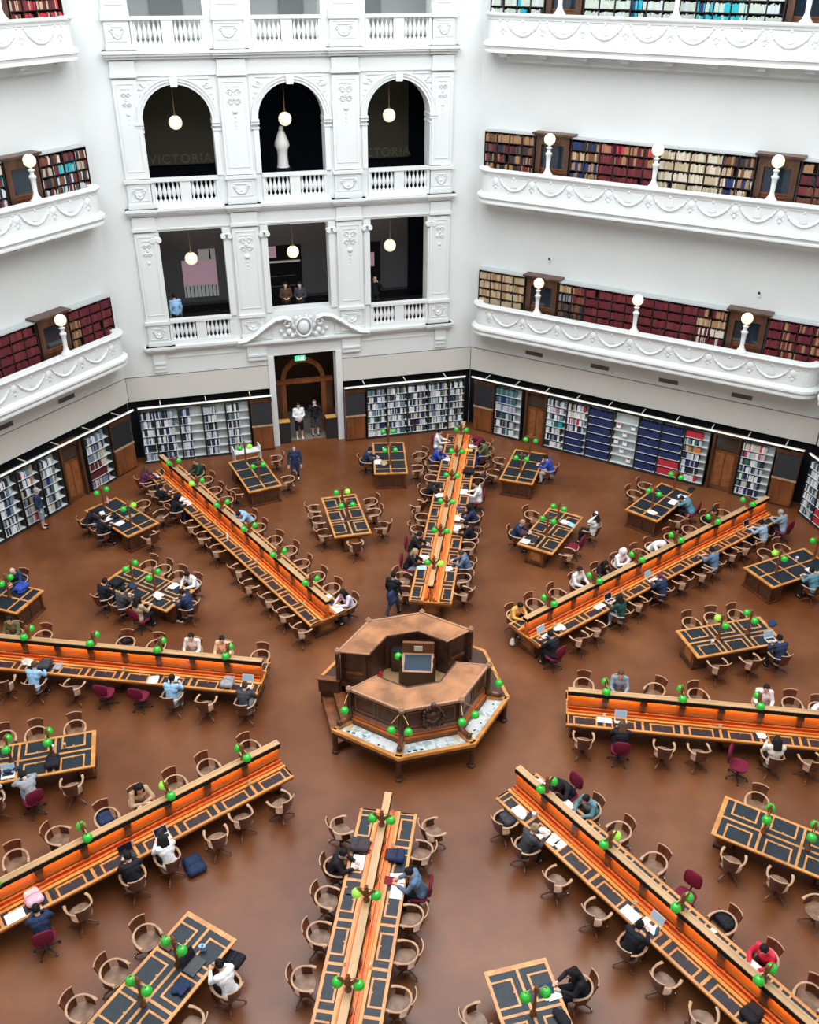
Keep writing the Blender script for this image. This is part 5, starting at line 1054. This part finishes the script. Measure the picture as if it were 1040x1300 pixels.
# seats at the small tables: (side, t along, code, yaw, extra distance, spec)
ST = {
 'T1': [(1, -1.0, 'w', 0, .1), (-1, -.9, 'w', 0, .1), (-1, 1.0, 'w', -15, .25)],
 'T2': [(1, -.95, 'w', 10, 0), (1, 0, 'w', 5, .05), (1, .85, 'w', 0, .05), (-1, -.95, 'w', -28, .2), (-1, .05, 'w', 0, .1), (-1, .85, 'w', 10, .15), (0, -1, 'w', 0, .15)],
 'T3': [(1, -.05, 'P', 0, .0, pr('write', 'navy', 'blackhair', 'short', 'person in navy reading a white sheet')), (-1, -.85, 'w', 0, .1), (-1, .3, 'w', 40, .3)],
 'T4': [(1, -.8, 'w', 0, .1), (1, .3, 'w', 0, .1), (-1, .25, 'P', 0, .05, pr('write', 'royal', 'blackhair', 'short', 'person in royal blue sweater and white trousers', bottom='offwhite'))],
 'T5': [(1, -.75, 'P', 15, .05, pr('write', 'navy', 'blonde', 'short', 'fair haired person writing in navy', bottom='purple')), (1, .75, 'w', -10, .1), (-1, -.95, 'w', 0, .05), (-1, -.2, 'm', 0, 0), (-1, .95, 'P', 0, .2, pr('stretch', 'white', 'blackhair', 'long', 'person in white stretching both elbows out'))],
 'T6': [(1, 0, 'w', 0, .1), (1, .85, 'w', 10, .1), (-1, -.6, 'w', 0, .1), (-1, .45, 'Q', 10, .1, pr('down', 'teal', 'blackhair', 'short', 'person in teal bent over the table'))],
 'T7': [(1, -.25, 'P', 0, .05, pr('write', 'black', 'blackhair', 'short', 'person in black over strewn papers, nearest the aisle')), (1, .75, 'P', -20, .0, pr('down', 'black', 'blackhair', 'long', 'person in black and jeans lying over the papers', bottom='denim')), (-1, .3, 'w', 0, .15), (-1, -.8, 'w', 10, .2), (0, -1, 'w', 0, .1), ],
 'T8': [(1, .95, 'P', 0, .05, pr('write', 'black', 'blackhair', 'short', 'person in black at the left end')), (1, .1, 'P', 0, .1, pr('write', 'charcoal', 'blackhair', 'short', 'person in dark clothes between two others')), (1, -.75, 'Q', 0, .1, pr('upright', 'tan', 'blackhair', 'long', 'person in a beige and white top')), (-1, .95, 'w', 0, .1), (-1, .35, 'w', -15, .15), (-1, -.35, 'w', 0, .1), (-1, -1.1, 'P', 0, .0, pr('write', 'white', 'blackhair', 'short', 'person in a white shirt reading')), (0, -1, 'P', 10, .05, pr('write', 'navy', 'blackhair', 'short', 'person in dark navy with white trainers', shoes='white'))],
 'T9': [(-1, -.15, 'P', 0, .0, pr('write', 'navy', 'blonde', None, 'bald person in a dark navy suit'))],
 'T10': [(1, 0, 'w', 0, .1), (1, .75, 'w', 0, .1), (-1, 0, 'P', 0, .1, pr('write', 'teal', 'blackhair', 'short', 'person in teal, half cut off'))],
 'T11': [(1, -.75, 'w', 5, .0), (1, .05, 'w', -10, .05), (1, .85, 'w', 10, .0), (-1, -.95, 'w', 0, .0), (-1, .1, 'w', 5, .05), (-1, 1.05, 'P', 0, .1, pr('write', 'navy', 'blackhair', 'short', 'person in a navy hoodie typing'))],
 'T12': [(1, -.9, 'w', 0, .05), (1, .05, 'Q', 25, .15, pr('down', 'grey', 'blackhair', 'short', 'person in a grey jumper and light jeans', bottom='denimlight')), (1, .95, 'P', 20, .15, pr('write', 'white', 'blonde', 'short', 'person in a white shirt, half cut off', bottom='pink')), (-1, -.9, 'w', 0, .0), (-1, .1, 'w', 0, .0), (-1, .9, 'w', 10, .05)],
 'T13': [(1, -.75, 'w', 5, .0), (-1, -.85, 'w', 0, .05), (-1, .2, 'w', 0, .05), (-1, 1.1, 'w', 140, .35)],
 'T14': [(1, -.75, 'P', -5, .15, pr('write', 'black', 'blackhair', 'long', 'person with long black hair in black')), (-1, -.65, 'w', 10, .1)],
 'T15': [(1, -.6, 'P', -15, .15, pr('write', 'white', 'blackhair', 'short', 'dark haired man in a white tee', skin='m')), (1, .35, 'w', 5, .0), (-1, -.6, 'w', -12, .1), (-1, .35, 'w', 10, .1), (-1, 1.25, 'w', 10, .1)],
}
SN = {}
for k, L in ST.items():
    a, rr, nm, lb = TAB[k]; a = rad(a); Lh = 1.475 if rr < 12 else 1.41; u = Vector((cos(a), sin(a))); v = Vector((-sin(a), cos(a))); c0 = u * rr; cnt = {}
    for e in sorted(L, key=lambda e: e[1]):
        sg, t, code, yaw, ex = e[:5]; spec = e[5] if len(e) > 5 else None; cnt[sg] = cnt.get(sg, 0) + 1
        if sg: p = c0 + u * t + v * sg * (1.0 + ex); face = atan2(-v.y * sg, -v.x * sg) - pi / 2
        else: p = c0 - u * (Lh + .30 + ex); face = atan2(u.y, u.x) - pi / 2
        # which side of the table it is, as the camera sees it
        n = v * sg if sg else -u
        # direction on the picture
        q0 = to_px((c0.x, c0.y, .7)); q1 = to_px((c0.x + n.x, c0.y + n.y, .7)); dx, dy = q1[0] - q0[0], q1[1] - q0[1]
        side = ('right' if dx > 0 else 'left') if abs(dx) > 1.2 * abs(dy) else ('near' if dy > 0 else 'far')
        if sg == 0: place = 'at the dais end of the %s' % nm; pp = place
        else: place = '%s on %s side of the %s' % (ORD[cnt[sg] - 1], side, nm); pp = '%s side of the %s' % (side, nm)
        seat(p.x, p.y, face, code, yaw, spec, place, pp)
# ------------------------------------------------------------------ people on their feet
def stand(px, py, z, rot, *a, **k): P = at(px, py, z); return person(RZ(rad(rot), P.x, P.y, z), *a, **k)
stand(381, 556, 0.006, 205, 'stand', 'white', 'blackhair', 'short', 'person in white sweatshirt and black shorts standing in the doorway', bottom='black', shorts=True, shoes='white')
stand(401, 552, 0.006, 200, 'camera', 'black', 'brown', 'short', 'person in dark clothes photographing from the doorway, beside the white sweatshirt', bottom='charcoal', shorts=True)
stand(376, 612, 0, 195, 'walk', 'navy', 'brown', 'short', 'person in dark navy walking in from the doorway', bottom='navy', shoes='white')
stand(56, 670, 0, -70, 'idle', 'navy', 'greyhair', 'short', 'grey haired person in navy shirt and shorts browsing the left shelves', bottom='greyblue', shorts=True)
stand(499, 782, 0, -20, 'walk', 'black', 'blackhair', 'short', 'person in black with a navy backpack standing behind the dais', bottom='charcoal')
FM = WM(112.5)
def inroom(u, y, z, rot, *a, **k): return person(FM @ Matrix.Translation((u, y, z)) @ Matrix.Rotation(rad(rot), 4, 'Z'), *a, **k)
inroom(-5.05, 1.05, 5.1, 20, 'idle', 'lightblue', 'blackhair', 'short', 'person in a pale blue shirt in the left lower gallery opening')
inroom(-.45, 1.5, 5.1, 180, 'stand', 'brown', 'blackhair', 'long', 'person in a dark brown top at left of the centre lower opening')
inroom(.15, 1.4, 5.1, 160, 'stand', 'charcoal', 'blackhair', 'short', 'person in charcoal beside another in the centre lower opening')
inroom(3.42, 1.5, 5.1, 180, 'camera', 'black', 'blackhair', 'short', 'person in black taking a photo in the right lower opening')
# ------------------------------------------------------------------ things on desks and floor
def lap_tpl(body, scr):
    m = MB(); m.box(-.165, .165, -.115, .115, 0, .016, body); m.box(-.14, .14, -.02, .085, .016, .018, BLACKM); b = m.mesh('base')
    m = MB(); m.box(-.165, .165, 0, .01, 0, .22, body); m.box(-.15, .15, -.003, 0, .012, .208, scr); s = m.mesh('screen')
    return [('base', b, None, []), ('screen', s, Matrix.Translation((0, .115, .014)) @ Matrix.Rotation(rad(-20), 4, 'X'), [])]
SILV = mat('silver aluminium', (.62, .64, .66), .35, .5); SCR = mat('laptop screen lit', (.25, .36, .45), .2, .5, emit=.5); SCB = mat('laptop screen dark', (.01, .012, .02), .15, .6)
LAPS = {'silver': lap_tpl(SILV, SCR), 'black': lap_tpl(mat('black plastic', (.015, .016, .02), .4, .5), SCB), 'mixed': lap_tpl(SILV, SCB)}
def pack_tpl(col):
    C = cc(col); m = MB(); [capsule(m, (x, -.14, .09), (x * .8, .17, .08), .085, .075, C) for x in (-.11, -.055, 0, .055, .11)]; capsule(m, (-.07, -.08, .14), (.07, -.08, .14), .06, .06, C); b = fuse(m, 'bag_body', .016, 3, .6)
    m = MB()
    for s in (-1, 1): m.tube([(s * .08, .20, .10), (s * .12, .30, .06), (s * .16, .22, .02), (s * .17, .0, .015)], .014, C, 5, (1.6, .5))
    st = m.mesh('strap', True); m = MB(); m.tube([(-.15, -.02, .19), (0, -.03, .235), (.15, -.02, .19)], .006, BLACKM, 5); z = m.mesh('zip'); return [('bag_body', b, None, []), ('strap', st, None, []), ('zip', z, None, [])]
PK_ = {}
def heap_mesh(col, w, h, seed):
    C = cc(col); m = MB(); r = random.Random(seed)
    for k in range(9): m.ball((r.uniform(-w, w) * .6, r.uniform(-h, h) * .6, r.uniform(.02, .06)), r.uniform(.35, .6) * min(w, h), C, 8, 6, (1.2, 1, .55))
    return fuse(m, 'cloth', .014, 2, .6)
def open_book(c=PAPER):
    m = MB()
    for s in (-1, 1): m.add([(0, -.14, .012), (s * .1, -.14, .022), (s * .2, -.14, .010), (s * .2, .14, .010), (s * .1, .14, .022), (0, .14, .012), (0, -.14, 0), (s * .2, -.14, 0), (s * .2, .14, 0), (0, .14, 0)], [(0, 1, 4, 5), (1, 2, 3, 4), (6, 7, 8, 9), (2, 7, 8, 3), (0, 6, 9, 5), (0, 1, 2, 7, 6), (5, 4, 3, 8, 9)], c)
    return m.mesh('open_book')
def sheets(seed, c=PAPER):
    r = random.Random(seed); m = MB()
    for k in range(3): m.M = RZ(r.uniform(-.4, .4), r.uniform(-.05, .05), r.uniform(-.04, .04), .002 * k); m.box(-.105, .105, -.148, .148, 0, .0018, c)
    return m.mesh('papers')
OB, BLUEP = open_book(), mat('blue printed map', (.35, .58, .70), .7, .2, noise=.2, nscale=12)
def near_desk(P):
    best = None
    for k, (a, nm) in DESK.items():
        a = rad(a); u = Vector((cos(a), sin(a))); v = Vector((-sin(a), cos(a))); r_ = P.x * u.x + P.y * u.y; s_ = P.x * v.x + P.y * v.y
        if 4 < r_ < 17 and abs(s_) < 1.2: d = abs(s_); best = (d, u, v, s_, DESK[k][1], None, r_) if best is None or d < best[0] else best
    for k, (a, rr, nm, lb) in TAB.items():
        a = rad(a); u = Vector((cos(a), sin(a))); v = Vector((-sin(a), cos(a))); q = Vector((P.x, P.y)) - u * rr; t = q.dot(u); s_ = q.dot(v)
        if abs(t) < 1.8 and abs(s_) < 1.1: d = abs(s_) + max(0, abs(t) - 1.4); best = (d, u, v, s_, 'the ' + nm, k, rr + t) if best is None or d < best[0] else best
    return best
NI = {}
def item(kind, px, py, what, col=None, yaw=0, sc=1, z=.748):
    P = at(px, py, z + .02); b = near_desk(P); sg = 1 if b[3] > 0 else -1; v = b[2] * -sg
    lim = .36 if b[5] is None else .2; mx = .53 if b[5] is None else .50
    if abs(b[3]) < lim or abs(b[3]) > mx:
        t = min(max(abs(b[3]), lim), mx) - abs(b[3]); P = P + Vector((b[2].x, b[2].y, 0)) * (sg * t)
    rot = atan2(v.y, v.x) - pi / 2 + rad(yaw); Mx = RZ(rot, P.x, P.y, z) @ Matrix.Scale(sc, 4)
    lab = what + ' on ' + b[4]
    n = NI.get(lab, 0); NI[lab] = n + 1
    if n: lab = what + ', %.0f m from dais, on ' % (b[6] - 2.7) + b[4]
    if kind == 'laptop': inst(LAPS[col or 'silver'], root('laptop', Mx, lab, 'laptop', 'laptops on the desks'))
    elif kind == 'book': tag(link('open_book', OB, None, Mx), lab, 'book', 'open books on the desks')
    elif kind == 'paper': tag(link('paper_sheets', sheets(px, PAPER if col is None else BLUEP), None, Mx), lab, 'papers', 'papers on the desks')
    elif kind == 'pack':
        if col not in PK_: PK_[col] = pack_tpl(col)
        inst(PK_[col], root('backpack', Mx, lab, 'bag', 'bags on the desks'))
    elif kind == 'cloth': tag(link('folded_garment', heap_mesh(col, .22, .17, px), None, Mx), lab, 'clothing', 'garments and soft bags on the desks')
    elif kind == 'slab': m = MB(); m.box(-.11, .11, -.15, .15, 0, .025, cc(col)); tag(link('closed_book', m.mesh('closed_book'), None, Mx), lab, 'book', 'closed books on the desks')
    elif kind == 'cup': m = MB(); m.lathe([(.03, 0), (.038, .1), (.04, .105), (.034, .1)], cc(col), n=10); tag(link('cup', m.mesh('cup', True), None, Mx), lab, 'cup', 'cups on the desks')
    elif kind == 'bottle': m = MB(); m.lathe([(.035, 0), (.035, .16), (.015, .2), (.015, .23)], cc(col), n=10); tag(link('bottle', m.mesh('bottle', True), None, Mx), lab, 'bottle', 'bottles on the desks')
for px, py, c, w in ((316, 862, 'silver', 'open silver laptop'), (208, 1064, 'mixed', 'open laptop with a black screen'), (163, 1086, 'black', 'open all-black laptop'), (788, 912, 'silver', 'open laptop with a blue-grey screen'), (838, 1166, 'silver', 'open laptop showing a document'), (10, 984, 'silver', 'open silver laptop'), (247, 1226, 'black', 'large open black laptop'),
    (687, 802, 'silver', 'open laptop beside its owner'), (776, 763, 'mixed', 'open dark-screened laptop'), (825, 733, 'silver', 'open grey laptop'), (950, 668, 'mixed', 'open dark laptop near the far end'), (979, 812, 'silver', 'open white laptop'), (679, 685, 'black', 'open dark laptop'), (205, 602, 'mixed', 'open grey laptop near the far end')): item('laptop', px, py, w, c, sc=1.25 if px == 247 else 1)
for px, py, w in ((455, 1094, 'open white notebook'), (506, 1131, 'open white textbook'), (800, 1160, 'open white notebook'), (826, 1174, 'open book with curled pages'), (965, 1228, 'open book on white tissue'), (767, 911, 'open book'), (19, 1163, 'open white notebook'), (428, 772, 'open white book'), (573, 657, 'open book with pink page'), (581, 670, 'large open white book'), (475, 586, 'open white book'), (589, 624, 'open white book'), (855, 637, 'open white book'), (237, 638, 'open white book'), (758, 767, 'open white notebook')): item('book', px, py, w)
for px, py, w in ((504, 1114, 'white handouts'), (690, 1057, 'white handouts'), (702, 1064, 'white loose sheets'), (713, 1071, 'white stacked sheets'), (682, 994, 'white sheets'), (721, 1022, 'white sheet'), (195, 862, 'white sheets'), (222, 861, 'white printed sheets'), (968, 932, 'white sheet'), (229, 633, 'loose white sheets'), (568, 721, 'large white sheets'), (538, 707, 'white sheets'), (600, 566, 'white sheet'), (558, 628, 'small white sheet'), (566, 582, 'white printed sheet'), (584, 656, 'white sheet'),
    (666, 686, 'white sheet'), (712, 660, 'white sheet'), (823, 648, 'white sheet'), (866, 630, 'white and red sheets'), (127, 652, 'white sheets'), (136, 659, 'crumpled white papers'), (151, 664, 'white sheets'), (143, 655, 'white notes'), (221, 742, 'white sheet'), (828, 734, 'white sheets'), (710, 1260, 'open white magazine sheets')): item('paper', px, py, w)
item('paper', 536, 720, 'pale blue map', 1); item('paper', 726, 665, 'teal folder pages', 1)
for px, py, c, w in ((457, 1075, 'charcoal', 'black backpack'), (502, 1088, 'navy', 'blue-black backpack with patches'), (67, 969, 'black', 'black backpack'), (38, 1131, 'pink', 'pink and grey soft bag'), (57, 845, 'charcoal', 'dark satchel'), (289, 868, 'grey', 'grey-brown bag'), (961, 1282, 'black', 'black shoulder bag'), (28, 746, 'royal', 'blue holdall'), (148, 741, 'black', 'black backpack'), (598, 600, 'black', 'black bag')): item('pack', px, py, w, c, z=.752)
for px, py, c, w in ((35, 841, 'cream', 'crumpled beige scarf'), (14, 977, 'navy', 'folded navy cloth'), (229, 1256, 'navy', 'crumpled navy jacket'), (174, 741, 'navy', 'dark blue coat'), (150, 653, 'black', 'black coat'), (204, 754, 'white', 'white and black helmet-like bag'), (710, 797, 'white', 'white and black bag'), (488, 589, 'tan', 'beige soft bag'), (878, 623, 'black', 'black jacket'), (655, 1036, 'white', 'black and white jacket'), (715, 1292, 'black', 'black mat-like jacket'), (233, 624, 'red', 'small red cloth'), (980, 795, 'navy', 'navy jumper'), (575, 644, 'royal', 'bright blue cloth'), (904, 1181, 'white', 'crumpled white tissue')): item('cloth', px, py, w, c, sc=.55 if c in ('red', 'royal') or px == 904 else 1)
for px, py, c, w in ((74, 845, 'grey', 'grey pad'), (161, 657, 'tan', 'beige closed book'), (590, 571, 'mustard', 'yellow folder'), (418, 757, 'cream', 'pale yellow book'), (693, 1256, 'navy', 'blue-black folder'), (211, 1198, 'brown', 'brown book tray'), (449, 1130, 'charcoal', 'black closed book'), (487, 1117, 'maroon', 'maroon closed book'), (1029, 724, 'white', 'white card')): item('slab', px, py, w, c)
for px, py, c, w in ((67, 953, 'white', 'white paper cup'), (82, 951, 'tan', 'tan paper cup'), (903, 717, 'tan', 'tan paper cup'), (1012, 711, 'lavender', 'lilac paper cup'), (955, 802, 'cream', 'cream paper cup'), (900, 812, 'white', 'white paper cup'), (440, 662, 'pink', 'pink paper cup'), (251, 1202, 'lightblue', 'pale blue glass'), (259, 1205, 'lightblue', 'second pale blue glass'), (182, 1265, 'mustard', 'amber drink cup'), (972, 1052, 'white', 'white paper cup'), (689, 1029, 'white', 'white coffee cup'), (487, 572, 'white', 'pale cup')): item('cup', px, py, w, c, sc=1.3)
for px, py, c, w in ((289, 684, 'white', 'tall white bottle'), (834, 1185, 'teal', 'teal water bottle'), (137, 638, 'pink', 'pink bottle'), (897, 866 + 20, 'white', 'white bottle')): item('bottle', px, py, w, c, sc=1.2)
# small lit card holders by the screens
m = MB(); m.box(-.045, .045, -.03, .03, 0, .015, LWOOD); cb = m.mesh('base'); m = MB(); m.box(-.04, .04, -.006, .006, .015, .12, mat('cream card', (.8, .62, .45), .6)); cf = m.mesh('card')
n = 0
for k, (a, nm) in DESK.items():
    for sg in (1, -1):
        for j, b in enumerate((1.0, 4.0, 7.0, 10.0)):
            Mx = Matrix.Rotation(rad(a), 4, 'Z') @ RZ(pi if sg > 0 else 0, R0 + b * BW, sg * .27, .771)
            q = to_px(Mx.translation)
            if not (-10 < q[0] < 1050 and q[1] < 1310): continue
            inst([('base', cb, None, []), ('card', cf, None, [])], root('card_holder', Mx, 'small cream card holder, %s from dais, %s of %s' % (ORD[j], SIDE_N[k + ('+' if sg > 0 else '-')], nm), 'card holder', 'card holders on the long desks'))
def floor_item(kind, px, py, col, lab, rot=0, tilt=0, z=0, sc=1):
    P = at(px, py, .12)
    if col not in PK_: PK_[col] = pack_tpl(col)
    inst(PK_[col], root('bag', RZ(rad(rot), P.x, P.y, z) @ Matrix.Rotation(rad(tilt), 4, 'X') @ Matrix.Scale(sc, 4), lab, 'bag'))
floor_item('pack', 247, 1098, 'navy', 'navy tote bag on the floor by the white-bloused reader', 40, 0, sc=1.25)
P = at(651, 812, .25); m = MB(); capsule(m, (0, 0, .08), (0, .02, .2), .09, .06, cc('offwhite')); m.tube([(-.05, 0, .22), (0, 0, .38), (.05, 0, .22)], .01, cc('offwhite'), 5)
tag(link('plastic_bag', fuse(m, 'plastic_bag', .012, 1), None, RZ(.5, P.x, P.y, .02)), 'white plastic bag beside the dais end of the upper-right long desk', 'bag')
floor_item('pack', 299, 1232, 'black', 'black backpack hanging behind the chair of the man in a white tee', 70, 0, z=.42)
P = at(497, 752, 1.2); inst(PK_.setdefault('navy', pack_tpl('navy')), root('backpack', RZ(rad(70), P.x - .05, P.y - .1, 1.05) @ Matrix.Rotation(rad(80), 4, 'X'), 'navy backpack worn by the person behind the dais', 'bag'))
for px, py, c, lab, zz in ((160, 810, 'black', 'black bag on the empty chair across the middle-left long desk', .47), (133, 1038, 'navy', 'navy jacket on the empty chair across the lower-left long desk', .47), (922, 1168, 'black', 'black and white bag on the empty chair across the lower-right long desk', .47), (645, 1038, 'charcoal', 'dark coat on the first near chair of the lower-right long desk', .47), (615, 606, 'black', 'black coat hanging on a chair right of the upper-centre long desk', .5)):
    P = at(px, py, zz + .1)
    if c not in PK_: PK_[c] = pack_tpl(c)
    inst(PK_[c], root('bag', RZ(.7, P.x, P.y, zz), lab, 'bag'))
# white book cart behind the table near the doorway
P = at(314, 583, .4); r = root('book_cart', RZ(rad(22.5 + 8), P.x, P.y, 0), 'white metal book cart standing at the far end of the table by the doorway', 'book cart')
WMT = mat('white enamel', (.75, .75, .74), .35, .5)
for s in (-1, 1): m = MB(); m.box(s * .55 - .02, s * .55 + .02, -.25, .25, .12, 1.0, WMT); link('end_panel', m.mesh('end_panel'), r)
for z in (.3, .78): m = MB(); m.box(-.53, .53, -.22, .22, z, z + .03, WMT); link('shelf', m.mesh('shelf'), r)
for q in ((-.5, -.2), (.5, -.2), (-.5, .2), (.5, .2)): m = MB(); m.ball((q[0], q[1], .06), .055, BLACKM, 8, 6); link('wheel', m.mesh('wheel'), r)
# ------------------------------------------------------------------ books: the 300 largest in view are objects of their own, the rest one mass
def bpos(b): M_, x, y, z, w, d, h, c, pl = b; return M_ @ Vector((x + w / 2, y, z + h / 2))
VB = []
for b in BOOKS:
    q = to_px(bpos(b))
    if q[2] > 0 and -6 < q[0] < 1046 and -6 < q[1] < 1306: VB.append((b[4] * b[6] / q[2] ** 2 * (1 if 0 < q[0] < 1040 and q[1] > 2 else .3), b))
VB.sort(key=lambda t: -t[0])
BMESH = {}
def bmesh_for(c):
    if c not in BMESH: m = MB(); m.box(0, 1, 0, 1, 0, 1, BM[c]); BMESH[c] = m.mesh('book')
    return BMESH[c]
for _, b in VB[:300]:
    M_, x, y, z, w, d, h, c, pl = b
    o = link('book', bmesh_for(c), None, M_ @ Matrix.Translation((x, y, z + .001)) @ Matrix.Diagonal((w, d, h, 1))); tag(o, '%s book, %s' % (c, pl), 'book', c + ' books, ' + pl)
m = MB()
for _, b in VB[300:]:
    M_, x, y, z, w, d, h, c, pl = b; m.M = M_; m.box(x, x + w, y, y + d, z + .001, z + h, BM[c])
m.M = Matrix.Identity(4)
tag(link('shelved_books', m.mesh('shelved_books'), None), 'rows of smaller books filling the wall shelves', 'books', None, 'stuff')
print('books', len(VB), 'people', NP[0], 'objects', len(bpy.data.objects))
# ------------------------------------------------------------------ light: overcast dome skylight above, room lamps below
w = bpy.data.worlds.new('world'); SC.world = w; w.use_nodes = True; bg = w.node_tree.nodes['Background']; bg.inputs[0].default_value = (.90, .96, 1, 1); bg.inputs[1].default_value = .14
def area(name, loc, size, power, col, rot=(0, 0, 0)):
    l = bpy.data.lights.new(name, 'AREA'); l.shape = 'DISK'; l.size = size; l.energy = power; l.color = col; o = bpy.data.objects.new(name, l); COL.objects.link(o); o.location = loc; o.rotation_euler = rot; return o
area('dome_skylight', (0, 0, 26), 32, 22500, (.93, .97, 1))
def point(name, M_, power, col, r=.1):
    l = bpy.data.lights.new(name, 'POINT'); l.energy = power; l.color = col; l.shadow_soft_size = r; o = bpy.data.objects.new(name, l); COL.objects.link(o); o.matrix_world = M_
for u in (-4, 0, 4): point('gallery_point_light', FM @ Matrix.Translation((u, 2.4, 9.6)), 45, (1, .85, .7), .15)  # point lights near the lower gallery ceiling, no fitting modelled
point('vestibule_light', FM @ Matrix.Translation((0, 1.6, 4.2)), 40, (1, .8, .6), .15)
vs = SC.view_settings; vs.view_transform = 'Standard'; vs.look = 'None'; vs.gamma = 1; vs.exposure = -.67; vs.use_curve_mapping = False
